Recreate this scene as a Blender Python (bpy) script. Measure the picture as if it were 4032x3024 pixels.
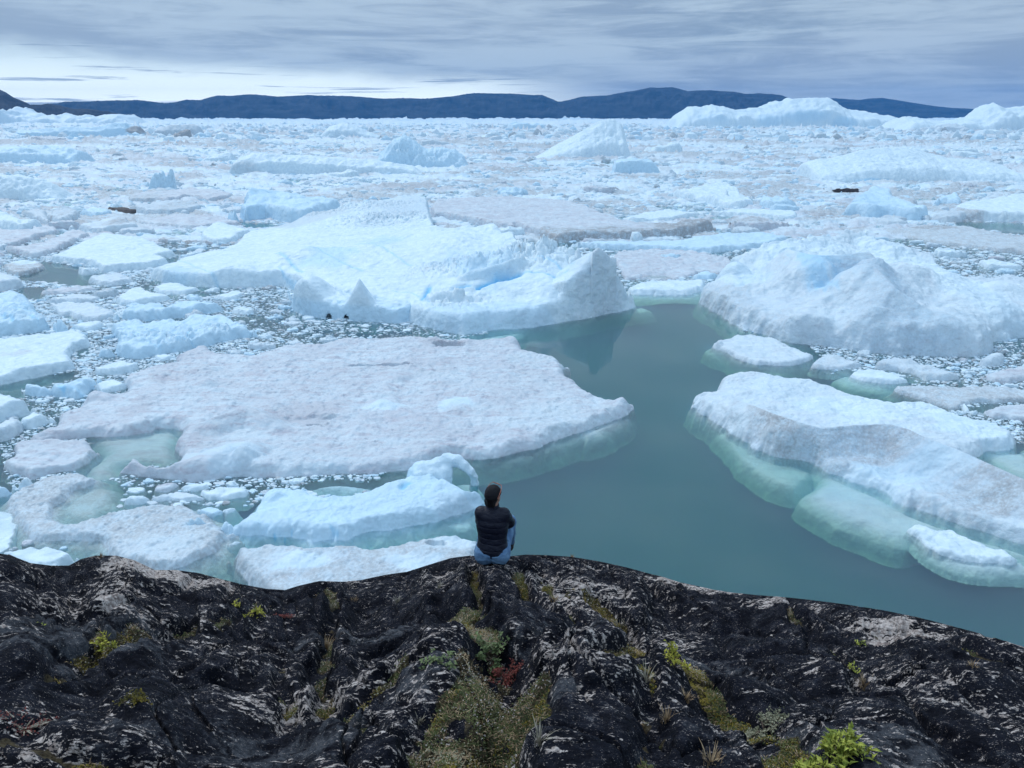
import bpy, math, random
import numpy as np
from mathutils import Vector
R = math.radians
random.seed(7)
rng = np.random.default_rng(7)
scene = bpy.context.scene
for o in list(bpy.data.objects):
    bpy.data.objects.remove(o)
COL = scene.collection

# ------------------------------------------------------------------ camera
CAMH = 25.0                       # lens height above the fjord, metres
PITCH = R(18.98)
FPX, CX, CY = 3044.0, 2016.0, 1512.0
cam_d = bpy.data.cameras.new('camera')
cam_d.sensor_width = 36.0
cam_d.lens = FPX / 4032.0 * 36.0
cam_d.clip_start = 0.05
cam_d.clip_end = 90000
cam = bpy.data.objects.new('camera', cam_d)
cam.location = (0, 0, CAMH)
cam.rotation_euler = (math.pi / 2 - PITCH, 0, 0)
COL.objects.link(cam)
scene.camera = cam

# ------------------------------------------------------------------ light
SUN_EL, SUN_AZ = R(50), R(-38)    # azimuth from +Y (view direction), negative = left
scene.view_settings.view_transform = 'Standard'
scene.view_settings.look = 'None'
scene.view_settings.gamma = 1
scene.view_settings.exposure = 0.0
world = bpy.data.worlds.new('World')
scene.world = world
world.use_nodes = True


class NT:
    """tiny helper to write node trees"""
    def __init__(self, tree):
        self.t = tree
        tree.nodes.clear()

    def n(self, typ, **kw):
        nd = self.t.nodes.new(typ)
        for k, v in kw.items():
            if k == 'ins':
                for a, b in v.items():
                    self.set(nd.inputs[a], b)
            else:
                setattr(nd, k, v)
        return nd

    def set(self, sock, v):
        if isinstance(v, bpy.types.NodeSocket):
            self.t.links.new(v, sock)
        elif isinstance(v, bpy.types.Node):
            self.t.links.new(v.outputs[0], sock)
        else:
            if isinstance(v, (tuple, list)) and len(v) == 3 and sock.type == 'RGBA':
                v = (*v, 1)
            sock.default_value = v

    def math(self, op, a, b=0.0, c=0.0, clamp=False):
        nd = self.n('ShaderNodeMath', operation=op, use_clamp=clamp)
        self.set(nd.inputs[0], a); self.set(nd.inputs[1], b)
        if op in ('MULTIPLY_ADD', 'SMOOTH_MIN', 'SMOOTH_MAX', 'COMPARE'):
            self.set(nd.inputs[2], c)
        return nd.outputs[0]

    def mix(self, f, a, b, blend='MIX'):
        nd = self.n('ShaderNodeMix', data_type='RGBA', blend_type=blend)
        self.set(nd.inputs['Factor'], f)
        self.set(nd.inputs[6], a); self.set(nd.inputs[7], b)
        return nd.outputs[2]

    def ramp(self, v, lo, hi, a=0.0, b=1.0):
        if lo > hi: lo, hi, a, b = hi, lo, b, a
        nd = self.n('ShaderNodeMapRange', interpolation_type='SMOOTHSTEP')
        self.set(nd.inputs[0], v)
        for i, q in enumerate((lo, hi, a, b)):
            self.set(nd.inputs[i + 1], q)
        return nd.outputs[0]

    def noise(self, vec, scale, detail=4.0, rough=0.55, dist=0.0):
        nd = self.n('ShaderNodeTexNoise')
        self.set(nd.inputs['Vector'], vec)
        self.set(nd.inputs['Scale'], scale)
        self.set(nd.inputs['Detail'], detail)
        self.set(nd.inputs['Roughness'], rough)
        self.set(nd.inputs['Distortion'], dist)
        return nd.outputs[0]

    def scale(self, vec, s, loc=(0, 0, 0), rot=(0, 0, 0)):
        nd = self.n('ShaderNodeMapping')
        self.set(nd.inputs[0], vec)
        nd.inputs['Scale'].default_value = s
        nd.inputs['Location'].default_value = loc
        nd.inputs['Rotation'].default_value = rot
        return nd.outputs[0]


# overcast sky: a layered cloud deck over a Nishita sky, with a clear strip low on the left
w = NT(world.node_tree)
tc = w.n('ShaderNodeTexCoord').outputs['Generated']
sep = w.n('ShaderNodeSeparateXYZ', ins={0: tc})
dx_, dy_, dz_ = sep.outputs[0], sep.outputs[1], sep.outputs[2]
sky = w.n('ShaderNodeTexSky', sky_type='NISHITA', sun_disc=False,
          sun_elevation=SUN_EL, sun_rotation=SUN_AZ)
skyc = w.mix(1.0, sky.outputs[0], (0.10, 0.10, 0.10), 'MULTIPLY')
n1 = w.noise(w.scale(tc, (2.4, 2.4, 13.0)), 1.5, 7.0, 0.58, 0.6)
n2 = w.noise(w.scale(tc, (3.0, 3.0, 34.0), (3.1, 1.7, 0.4)), 2.2, 6.0, 0.62, 0.8)
n3 = w.noise(w.scale(tc, (0.9, 0.9, 6.0), (5.0, 2.0, 1.0)), 1.3, 2.0, 0.5)
nn = w.math('ADD', w.math('MULTIPLY', n1, 0.55), w.math('MULTIPLY', n2, 0.45))
cl = w.ramp(nn, 0.41, 0.60)
cloud = w.mix(cl, (0.265, 0.37, 0.50), (0.50, 0.64, 0.755))
# thinner, paler deck towards the left
lef = w.ramp(dx_, 0.25, -0.6)
cloud = w.mix(w.math('MULTIPLY', lef, 0.40), cloud, (0.47, 0.60, 0.76))
pal = w.math('MULTIPLY', w.ramp(n3, 0.45, 0.65), 0.30)
cloud = w.mix(pal, cloud, (0.46, 0.555, 0.70))
# clear strip
zw = w.math('ADD', dz_, w.math('MULTIPLY', w.math('SUBTRACT', n1, 0.5), 0.055))
zw = w.math('ADD', zw, w.math('MULTIPLY', dx_, 0.035))
low = w.ramp(zw, 0.060, 0.026)
azm = w.math('MULTIPLY', w.ramp(dx_, 0.16, -0.08), w.ramp(dx_, -0.98, -0.75))
st = w.noise(w.scale(tc, (2.4, 2.4, 60.0), (9.0, 1.0, 0.1)), 2.4, 5.0, 0.6, 0.4)
bars = w.ramp(st, 0.56, 0.66)
gap = w.math('MULTIPLY', w.math('MULTIPLY', low, azm), w.math('SUBTRACT', 1.0, w.math('MULTIPLY', bars, 0.85)))
gapc = w.mix(w.ramp(dz_, 0.07, 0.015), (0.85, 1.05, 1.12), (1.6, 1.75, 1.62))
cloud = w.mix(gap, cloud, gapc)
cloud = w.mix(0.06, cloud, skyc)
# real overcast: the zenith is far brighter than the horizon
zen = w.math('ADD', 1.0, w.math('MULTIPLY', w.ramp(dz_, 0.14, 0.75), 1.0))
vm = w.n('ShaderNodeVectorMath', operation='SCALE')
w.set(vm.inputs[0], cloud); w.set(vm.inputs[3], zen)
bg = w.n('ShaderNodeBackground', ins={0: vm.outputs[0], 1: 1.0})
wo = w.n('ShaderNodeOutputWorld', ins={0: bg.outputs[0]})

sun_d = bpy.data.lights.new('sun', 'SUN')
sun_d.energy = 1.4
sun_d.angle = R(12)
sun_d.color = (1.0, 0.985, 0.96)
sun = bpy.data.objects.new('sun', sun_d)
d = Vector((math.sin(SUN_AZ) * math.cos(SUN_EL), math.cos(SUN_AZ) * math.cos(SUN_EL), math.sin(SUN_EL)))
sun.rotation_euler = (-d).to_track_quat('-Z', 'Y').to_euler()
sun.location = (0, 0, 80)
COL.objects.link(sun)
scene.cycles.volume_bounces = 2
scene.cycles.transparent_max_bounces = 24
scene.cycles.max_bounces = 8
scene.cycles.diffuse_bounces = 3


# ------------------------------------------------------------------ numpy helpers
def ihash(ix, iy, iz, seed):
    h = (ix.astype(np.int64) * 374761393 + iy.astype(np.int64) * 668265263 + iz * 2147483647 + seed * 974711) & 0xffffffff
    h = ((h ^ (h >> 13)) * 1274126177) & 0xffffffff
    h = ((h ^ (h >> 16)) * 2246822519) & 0xffffffff
    return ((h ^ (h >> 15)) & 0xffffff) / float(0xffffff)


def vn2(x, y, seed=0):
    x = np.asarray(x, float); y = np.asarray(y, float)
    xi = np.floor(x); yi = np.floor(y)
    fx = x - xi; fy = y - yi
    u = fx * fx * fx * (fx * (fx * 6 - 15) + 10); v = fy * fy * fy * (fy * (fy * 6 - 15) + 10)
    a = ihash(xi, yi, 0, seed); b = ihash(xi + 1, yi, 0, seed)
    c = ihash(xi, yi + 1, 0, seed); e = ihash(xi + 1, yi + 1, 0, seed)
    return (a + (b - a) * u) * (1 - v) + (c + (e - c) * u) * v - 0.5


def fbm(x, y, oct=5, seed=0, gain=0.5, lac=2.03, ridged=False):
    s = 0; a = 1.0; t = 0
    ca, sa = math.cos(0.6), math.sin(0.6)
    for i in range(oct):
        n = vn2(x, y, seed + i * 17)
        if ridged:
            n = 0.5 - np.abs(n) * 2
        s = s + n * a; t += a
        a *= gain
        x, y = (ca * x - sa * y) * lac + 3.7, (sa * x + ca * y) * lac + 1.3
    return s / t * 2.0


def worley(x, y, seed=0):
    """F1, F2 distances and a random value per cell"""
    xi = np.floor(x); yi = np.floor(y)
    f1 = np.full(np.shape(x), 9.0); f2 = np.full(np.shape(x), 9.0); idv = np.zeros(np.shape(x))
    for i in (-1, 0, 1):
        for j in (-1, 0, 1):
            cx, cy = xi + i, yi + j
            px = cx + 0.1 + 0.8 * ihash(cx, cy, 0, seed + 1); py = cy + 0.1 + 0.8 * ihash(cx, cy, 0, seed + 2)
            dd = np.hypot(px - x, py - y)
            r = ihash(cx, cy, 0, seed + 3)
            c = dd < f1
            f2 = np.where(c, f1, np.minimum(f2, dd))
            idv = np.where(c, r, idv)
            f1 = np.where(c, dd, f1)
    return f1, f2, idv


def sstep(x, a, b):
    t = np.clip((x - a) / (b - a), 0, 1)
    return t * t * (3 - 2 * t)


def ray(px, py):
    xn = (np.asarray(px, float) - CX) / FPX; yn = (CY - np.asarray(py, float)) / FPX
    c, s = math.cos(PITCH), math.sin(PITCH)
    return xn, c + yn * s, yn * c - s


def G(px, py, h=0.0):
    """the point of the plane z = h that is seen at photo pixel (px, py)"""
    x, y, z = ray(px, py)
    t = (h - CAMH) / np.minimum(z, -1e-4)
    return x * t, y * t


def pxsize(px, py):
    """metres per render pixel at the water seen at that photo pixel"""
    x, y = G(px, py)
    return float(np.sqrt(x * x + y * y + CAMH ** 2)) / (FPX / 3.9375)


def poly_sd(X, Y, P):
    """signed distance to a polygon, positive inside"""
    P = np.asarray(P); n = len(P)
    best = np.full(X.shape, 1e18); ins = np.zeros(X.shape, bool)
    for i in range(n):
        ax, ay = P[i]; bx, by = P[(i + 1) % n]
        ex, ey = bx - ax, by - ay
        wx, wy = X - ax, Y - ay
        t = np.clip((wx * ex + wy * ey) / (ex * ex + ey * ey + 1e-12), 0, 1)
        best = np.minimum(best, (wx - ex * t) ** 2 + (wy - ey * t) ** 2)
        c = ((ay > Y) != (by > Y))
        with np.errstate(divide='ignore', invalid='ignore'):
            xc = (bx - ax) * (Y - ay) / (by - ay) + ax
        ins ^= c & (X < xc)
    return np.where(ins, 1, -1) * np.sqrt(best)


def line_d(X, Y, P):
    """distance to a polyline and position along it (0..1)"""
    best = np.full(np.shape(X), 1e18); tt = np.zeros(np.shape(X))
    n = len(P) - 1
    for i in range(n):
        ax, ay = P[i][:2]; bx, by = P[i + 1][:2]
        ex, ey = bx - ax, by - ay
        wx, wy = X - ax, Y - ay
        t = np.clip((wx * ex + wy * ey) / (ex * ex + ey * ey + 1e-12), 0, 1)
        dd = (wx - ex * t) ** 2 + (wy - ey * t) ** 2
        c = dd < best
        best = np.where(c, dd, best); tt = np.where(c, (i + t) / n, tt)
    return np.sqrt(best), tt


def new_mesh(name, V, F, mat, tint=None, smooth=True, parent=None):
    """V (n,3), F list of arrays (m,k)"""
    me = bpy.data.meshes.new(name)
    V = np.asarray(V, np.float32)
    Fs = [np.asarray(f, np.int32) for f in F if len(f)]
    me.vertices.add(len(V)); me.vertices.foreach_set('co', V.ravel())
    nl = sum(f.size for f in Fs); nf = sum(len(f) for f in Fs)
    me.loops.add(nl); me.polygons.add(nf)
    me.loops.foreach_set('vertex_index', np.concatenate([f.ravel() for f in Fs]))
    tot = np.concatenate([np.full(len(f), f.shape[1], np.int32) for f in Fs])
    st_ = np.concatenate([[0], np.cumsum(tot)[:-1]]).astype(np.int32)
    me.polygons.foreach_set('loop_start', st_)
    me.polygons.foreach_set('use_smooth', np.full(nf, smooth))
    if tint is not None:
        at = me.color_attributes.new('tint', 'FLOAT_COLOR', 'POINT')
        c = np.ones((len(V), 4), np.float32); c[:, :3] = tint
        at.data.foreach_set('color', c.ravel())
    me.update(calc_edges=True)
    me.validate()
    me.materials.append(mat)
    o = bpy.data.objects.new(name, me)
    COL.objects.link(o)
    if parent: o.parent = parent
    return o


def tag(o, label=None, cat=None, group=None, kind=None):
    if label: o['label'] = label
    if cat: o['category'] = cat
    if group: o['group'] = group
    if kind: o['kind'] = kind
    return o


def grid_faces(nr, nc, keep=None):
    i = np.arange(nr - 1)[:, None] * nc + np.arange(nc - 1)[None, :]
    q = np.stack([i, i + 1, i + nc + 1, i + nc], -1)
    if keep is not None:
        q = q[keep]
    return q.reshape(-1, 4)


def compact(V, F, *extra):
    used = np.zeros(len(V), bool); used[F.ravel()] = True
    m = np.cumsum(used) - 1
    return (V[used], m[F]) + tuple(e[used] for e in extra)


def surf_net(f, lo, hi, res):
    """mesh of f(x,y,z) = 0 (f < 0 inside) by surface nets"""
    lo = np.array(lo, float); hi = np.array(hi, float)
    n = np.ceil((hi - lo) / res).astype(int) + 1
    ax = [lo[k] + res * np.arange(n[k]) for k in range(3)]
    X, Y, Z = np.meshgrid(*ax, indexing='ij')
    D = f(X, Y, Z)
    S = D < 0
    nx, ny, nz = n
    cs = np.zeros((nx - 1, ny - 1, nz - 1), int); P = np.zeros((nx - 1, ny - 1, nz - 1, 3)); cnt = np.zeros((nx - 1, ny - 1, nz - 1))
    cor = [(a, b, c) for a in (0, 1) for b in (0, 1) for c in (0, 1)]
    sl = lambda A, c: A[c[0]:c[0] + nx - 1, c[1]:c[1] + ny - 1, c[2]:c[2] + nz - 1]
    for a in cor:
        for k in range(3):
            if a[k] == 0:
                b = list(a); b[k] = 1
                da, db = sl(D, a), sl(D, b)
                cr = (da < 0) != (db < 0)
                t = np.where(cr, da / np.where(cr, da - db, 1), 0)
                for q in range(3):
                    P[..., q] += np.where(cr, a[q] + (t if q == k else 0), 0)
                cnt += cr
    act = cnt > 0
    idx = -np.ones(act.shape, int); idx[act] = np.arange(act.sum())
    I = np.argwhere(act)
    V = lo + res * (I + P[act] / cnt[act][:, None])
    Q = []
    for k in range(3):
        u, v = (k + 1) % 3, (k + 2) % 3
        A = np.take(S, range(0, n[k] - 1), k); B = np.take(S, range(1, n[k]), k)
        cr = A != B
        E = np.argwhere(cr)
        E = E[(E[:, u] > 0) & (E[:, v] > 0) & (E[:, u] < n[u] - 1) & (E[:, v] < n[v] - 1)]
        ins = A[tuple(E.T)]
        def at(du, dv):
            e = E.copy(); e[:, u] -= du; e[:, v] -= dv
            return idx[tuple(e.T)]
        q = np.stack([at(1, 1), at(0, 1), at(0, 0), at(1, 0)], -1)
        q[~ins] = q[~ins][:, ::-1]
        Q.append(q)
    Q = np.concatenate(Q)
    Q = Q[(Q >= 0).all(1)]
    return V, Q


def smin(a, b, k):
    h = np.clip(0.5 + 0.5 * (b - a) / k, 0, 1)
    return b + (a - b) * h - k * h * (1 - h)


def capsule(X, Y, Z, a, b, ra, rb):
    a = np.array(a, float); b = np.array(b, float); e = b - a
    t = np.clip(((X - a[0]) * e[0] + (Y - a[1]) * e[1] + (Z - a[2]) * e[2]) / (e @ e + 1e-12), 0, 1)
    return np.sqrt((X - a[0] - e[0] * t) ** 2 + (Y - a[1] - e[1] * t) ** 2 + (Z - a[2] - e[2] * t) ** 2) - (ra + (rb - ra) * t)


def ellip(X, Y, Z, c, r):
    q = np.sqrt(((X - c[0]) / r[0]) ** 2 + ((Y - c[1]) / r[1]) ** 2 + ((Z - c[2]) / r[2]) ** 2)
    return (q - 1) * min(r)


# ------------------------------------------------------------------ materials
def new_mat(name):
    m = bpy.data.materials.new(name)
    m.use_nodes = True
    return m, NT(m.node_tree)


def bump(t, h, strength=0.5, dist=0.1):
    nd = t.n('ShaderNodeBump')
    nd.inputs['Strength'].default_value = strength
    nd.inputs['Distance'].default_value = dist
    t.set(nd.inputs['Height'], h)
    return nd.outputs[0]


def out(t, sh, vol=None):
    o = t.n('ShaderNodeOutputMaterial')
    if sh is not None: t.t.links.new(sh, o.inputs[0])
    if vol is not None: t.t.links.new(vol, o.inputs['Volume'])


def simple(name, col, rough=0.7, bscale=0, bstr=0.3, var=0.0, spec=0.3, vscale=6.0, bdist=0.01):
    m, t = new_mat(name)
    p = t.n('ShaderNodeBsdfPrincipled')
    g = t.n('ShaderNodeTexCoord').outputs['Object']
    c = col
    if var:
        nz = t.noise(g, vscale, 5)
        c = t.mix(t.ramp(nz, 0.3, 0.7), tuple(v * (1 - var) for v in col), tuple(min(1, v * (1 + var)) for v in col))
    t.set(p.inputs['Base Color'], c)
    p.inputs['Roughness'].default_value = rough
    p.inputs['Specular IOR Level'].default_value = spec
    if bscale:
        t.set(p.inputs['Normal'], bump(t, t.noise(g, bscale, 4), bstr, bdist))
    out(t, p.outputs[0])
    return m


def ice_mat():
    m, t = new_mat('glacier_ice')
    geo = t.n('ShaderNodeNewGeometry')
    pos = geo.outputs['Position']
    at = t.n('ShaderNodeAttribute', attribute_name='tint')
    s = t.n('ShaderNodeSeparateColor', ins={0: at.outputs[0]})
    dirt, pink, blue = s.outputs[0], s.outputs[1], s.outputs[2]
    big = t.noise(pos, 0.16, 6, 0.6, 0.3)
    mid = t.noise(pos, 0.9, 6, 0.60, 0.0)
    fine = t.noise(pos, 5.0, 5, 0.65)
    streak = t.noise(t.scale(pos, (0.45, 1.3, 1.6), rot=(0, 0, 0.12)), 1.1, 6, 0.65, 0.15)
    base = t.mix(t.ramp(mid, 0.3, 0.72), (0.53, 0.67, 0.765), (0.655, 0.785, 0.86))
    # dense glacier ice: bluer patches, plus blue shade painted into some hollows
    b1 = t.math('MULTIPLY', t.ramp(big, 0.50, 0.72), 0.30)
    base = t.mix(b1, base, (0.46, 0.62, 0.77))
    f = t.math('MULTIPLY', blue, t.ramp(mid, 0.25, 0.7, 0.55, 1.0), clamp=True)
    base = t.mix(f, base, (0.22, 0.54, 0.80))
    # pink algae / wind blown dust, also shade painted on steep faces
    f = t.math('MULTIPLY', pink, t.ramp(t.math('ADD', t.math('MULTIPLY', streak, 0.6), t.math('MULTIPLY', big, 0.4)), 0.34, 0.60, 0.3, 1.0), clamp=True)
    base = t.mix(f, base, (0.47, 0.515, 0.585))
    f = t.math('MULTIPLY', t.math('MULTIPLY', pink, t.ramp(streak, 0.52, 0.68)), t.ramp(fine, 0.35, 0.6, 0.2, 0.75), clamp=True)
    base = t.mix(f, base, (0.385, 0.38, 0.45))
    # brown grit, also part of the shade painted on steep faces
    f = t.math('MULTIPLY', dirt, t.ramp(t.math('ADD', t.math('MULTIPLY', mid, 0.5), t.math('MULTIPLY', fine, 0.5)), 0.38, 0.60, 0.15, 1.0), clamp=True)
    base = t.mix(f, base, (0.31, 0.335, 0.365))
    # loose grains scattered everywhere
    gr = t.n('ShaderNodeTexVoronoi', ins={'Vector': pos, 'Scale': 2.3}).outputs['Distance']
    f = t.math('MULTIPLY', t.ramp(gr, 0.10, 0.03), t.ramp(mid, 0.45, 0.6, 0, 0.35))
    base = t.mix(f, base, (0.36, 0.36, 0.40))
    p = t.n('ShaderNodeBsdfPrincipled')
    t.set(p.inputs['Base Color'], base)
    p.inputs['Roughness'].default_value = 0.55
    p.inputs['Specular IOR Level'].default_value = 0.25
    rz = t.ramp(t.noise(pos, 0.11, 3, 0.6, 0.8), 0.42, 0.60, 0.12, 1.0)
    h = t.math('ADD', t.math('MULTIPLY', t.noise(pos, 1.2, 2, 0.5), 0.62), t.math('MULTIPLY', t.math('MULTIPLY', fine, rz), 0.22))
    h = t.math('ADD', h, t.math('MULTIPLY', t.math('MULTIPLY', streak, rz), 0.28))
    h = t.math('ADD', h, t.math('MULTIPLY', t.noise(pos, 0.42, 3, 0.5, 0.0), 1.7))
    t.set(p.inputs['Normal'], bump(t, h, 0.60, 0.50))
    out(t, p.outputs[0])
    return m


def water_mat():
    m, t = new_mat('fjord_water')
    pos = t.n('ShaderNodeNewGeometry').outputs['Position']
    rip = t.math('ADD', t.noise(pos, 1.6, 3, 0.5), t.math('MULTIPLY', t.noise(pos, 0.25, 2), 2.0))
    nrm = bump(t, rip, 0.10, 0.05)
    fr = t.n('ShaderNodeFresnel', ins={'IOR': 1.33, 'Normal': nrm}).outputs[0]
    gl = t.n('ShaderNodeBsdfGlossy', ins={'Color': (1, 1, 1, 1), 'Roughness': 0.05, 'Normal': nrm})
    tr = t.n('ShaderNodeBsdfTransparent')
    mx = t.n('ShaderNodeMixShader', ins={0: fr, 1: tr.outputs[0], 2: gl.outputs[0]})
    a = t.n('ShaderNodeVolumeAbsorption', ins={'Color': (0.41, 0.784, 0.69, 1), 'Density': 0.44})
    sc = t.n('ShaderNodeVolumeScatter', ins={'Color': (0.35, 0.51, 0.93, 1), 'Density': 0.205})
    ad = t.n('ShaderNodeAddShader', ins={0: a.outputs[0], 1: sc.outputs[0]})
    out(t, mx.outputs[0], ad.outputs[0])
    m.cycles.homogeneous_volume = True
    return m


def rock_mat():
    m, t = new_mat('lichen_covered_gneiss')
    pos = t.n('ShaderNodeNewGeometry').outputs['Position']
    at = t.n('ShaderNodeAttribute', attribute_name='tint')
    s = t.n('ShaderNodeSeparateColor', ins={0: at.outputs[0]})
    bare, soil, grey = s.outputs[0], s.outputs[1], s.outputs[2]
    warp = t.n('ShaderNodeTexNoise', ins={'Vector': pos, 'Scale': 1.1, 'Detail': 3.0})
    wv = t.n('ShaderNodeVectorMath', operation='SCALE', ins={0: warp.outputs['Color'], 3: 0.10})
    pw = t.n('ShaderNodeVectorMath', operation='ADD', ins={0: pos, 1: wv.outputs[0]}).outputs[0]
    st1 = t.noise(t.scale(pw, (2.6, 10.0, 7.0), rot=(0, 0, 0.18)), 2.7, 8, 0.66, 0.1)
    st2 = t.noise(t.scale(pw, (3.0, 12.0, 12.0), rot=(0, 0, 0.30), loc=(4, 2, 1)), 6.5, 6, 0.70, 0.1)
    bigm = t.noise(pos, 0.75, 4, 0.6)
    med = t.noise(pos, 7.0, 6, 0.66, 0.3)
    fine = t.noise(pos, 38.0, 4, 0.7)
    k = t.math('ADD', t.math('MULTIPLY', st1, 0.6), t.math('MULTIPLY', st2, 0.4))
    k = t.math('ADD', k, t.math('MULTIPLY', t.math('SUBTRACT', bigm, 0.5), 0.36))
    k = t.math('ADD', k, t.math('MULTIPLY', bare, 0.22))
    black = t.mix(t.ramp(med, 0.35, 0.68), (0.0028, 0.0034, 0.0070), (0.012, 0.014, 0.023))
    greyc = t.mix(t.ramp(fine, 0.3, 0.7), (0.045, 0.052, 0.065), (0.14, 0.15, 0.165))
    c = t.mix(t.math('MULTIPLY', t.ramp(t.math('ADD', med, t.math('MULTIPLY', grey, 0.35)), 0.58, 0.78), 0.50), black, greyc)
    pale = t.mix(t.ramp(fine, 0.35, 0.65), (0.25, 0.21, 0.195), (0.63, 0.565, 0.53))
    c = t.mix(t.math('MULTIPLY', t.ramp(k, 0.556, 0.578), 0.95), c, pale)
    st3 = t.noise(t.scale(pw, (4.0, 13.0, 13.0), rot=(0, 0, 0.26), loc=(1, 7, 3)), 13.0, 4, 0.66)
    c = t.mix(t.math('MULTIPLY', t.ramp(t.math('ADD', st3, t.math('MULTIPLY', t.math('SUBTRACT', med, 0.5), 0.3)), 0.635, 0.665), 0.7), c, pale)
    pinkr = t.mix(t.ramp(med, 0.35, 0.65), (0.12, 0.095, 0.088), (0.24, 0.19, 0.175))
    c = t.mix(t.math('MULTIPLY', t.ramp(t.math('ADD', bare, t.math('MULTIPLY', t.math('SUBTRACT', st1, 0.5), 1.7)), 0.62, 0.80), 0.9), c, pinkr)
    soilc = t.mix(t.ramp(fine, 0.3, 0.65), (0.018, 0.013, 0.008), (0.085, 0.070, 0.042))
    c = t.mix(t.ramp(t.math('ADD', soil, t.math('MULTIPLY', t.math('SUBTRACT', med, 0.5), 0.9)), 0.40, 0.60), c, soilc)
    p = t.n('ShaderNodeBsdfPrincipled')
    t.set(p.inputs['Base Color'], c)
    p.inputs['Roughness'].default_value = 0.85
    p.inputs['Specular IOR Level'].default_value = 0.10
    h = t.math('ADD', t.math('MULTIPLY', st1, 0.5), t.math('MULTIPLY', med, 0.8))
    h = t.math('ADD', h, t.math('MULTIPLY', fine, 0.25))
    t.set(p.inputs['Normal'], bump(t, h, 0.9, 0.06))
    out(t, p.outputs[0])
    return m


def hill_mat():
    m, t = new_mat('bare_mountain_rock')
    pos = t.n('ShaderNodeNewGeometry').outputs['Position']
    n = t.noise(t.scale(pos, (0.0018, 0.0018, 0.007)), 2.2, 8, 0.65, 0.4)
    n2 = t.noise(t.scale(pos, (0.0018, 0.0018, 0.005)), 9.0, 5, 0.7)
    c = t.mix(t.ramp(n, 0.35, 0.65), (0.020, 0.028, 0.040), (0.050, 0.060, 0.075))
    c = t.mix(t.math('MULTIPLY', t.ramp(n2, 0.66, 0.74), 0.5), c, (0.20, 0.21, 0.23))
    p = t.n('ShaderNodeBsdfPrincipled', ins={'Base Color': c, 'Roughness': 0.95, 'Specular IOR Level': 0.1})
    out(t, p.outputs[0])
    return m


def leaf_mat(name, c1, c2, scale=14.0, rough=0.6):
    m, t = new_mat(name)
    pos = t.n('ShaderNodeNewGeometry').outputs['Position']
    n = t.noise(pos, scale, 4, 0.65)
    c = t.mix(t.ramp(n, 0.35, 0.65), c1, c2)
    p = t.n('ShaderNodeBsdfPrincipled', ins={'Base Color': c, 'Roughness': rough, 'Specular IOR Level': 0.25})
    out(t, p.outputs[0])
    return m


ICE = ice_mat()
WATER = water_mat()
ROCK = rock_mat()
HILL = hill_mat()


# ------------------------------------------------------------------ water, mountains, haze
def box_mesh(name, lo, hi, mat):
    V = np.array([(x, y, z) for z in (lo[2], hi[2]) for y in (lo[1], hi[1]) for x in (lo[0], hi[0])], float)
    F = np.array([(0, 2, 3, 1), (4, 5, 7, 6), (0, 1, 5, 4), (2, 6, 7, 3), (0, 4, 6, 2), (1, 3, 7, 5)])
    return new_mesh(name, V, [F], mat, smooth=False)


tag(box_mesh('water', (-12500, -300, -9), (12500, 15200, 0), WATER), kind='structure')
sea = simple('fjord_bed', (0.03, 0.06, 0.06), 0.9, var=0.3, vscale=0.02)
tag(box_mesh('fjord_bed', (-12600, -310, -10), (12600, 15400, -9.02), sea), kind='structure')


def px_az_el(x, y):
    a, b, c = ray(x, y)
    return np.arctan2(a, b), c / np.hypot(a, b)          # azimuth, tan(elevation)


def mountain(name, pts, dist, depth, seed, amp, az_ext=(0, 0)):
    """pts: crest line as seen, photo pixels"""
    P = np.array(pts, float)
    az, te = px_az_el(P[:, 0], P[:, 1])
    az = np.concatenate([[az[0] - az_ext[0]], az, [az[-1] + az_ext[1]]])
    te = np.concatenate([[te[0] if az_ext[0] else te[0]], te, [te[-1]]])
    A = np.linspace(az[0], az[-1], 900)
    T = np.interp(A, az, te)
    rows = 46
    t = np.linspace(0, 1.9, rows)
    D = dist + depth * t
    AA, DD = np.meshgrid(A, D)
    TT = np.tile(T, (rows, 1))
    X = DD * np.sin(AA); Y = DD * np.cos(AA)
    crest = CAMH + TT * (dist + depth)
    tt = t[:, None]
    prof = np.where(tt <= 1, np.clip(tt, 0, 1) ** 0.75, 1 - 0.5 * (tt - 1) ** 1.3)
    Z = crest * prof
    rn = fbm(AA * 46, DD / 500.0, 6, seed, 0.55, ridged=True)
    Z = Z + amp * rn * np.minimum(1, tt * 3) * (1 - np.exp(-((tt - 1) / 0.22) ** 2)) * np.where(tt > 1, 0.2, 1)
    Z = np.minimum(Z, CAMH + np.where(tt > 1, T[None, :] * DD * 0.97, 1e9))
    Z += fbm(AA * 300, DD / 300, 3, seed + 5) * amp * 0.05 * np.minimum(1, tt)
    Z[0] = -30
    V = np.stack([X, Y, Z], -1).reshape(-1, 3)
    o = new_mesh(name, V, [grid_faces(rows, 900)], HILL)
    return tag(o, kind='structure')


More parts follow.
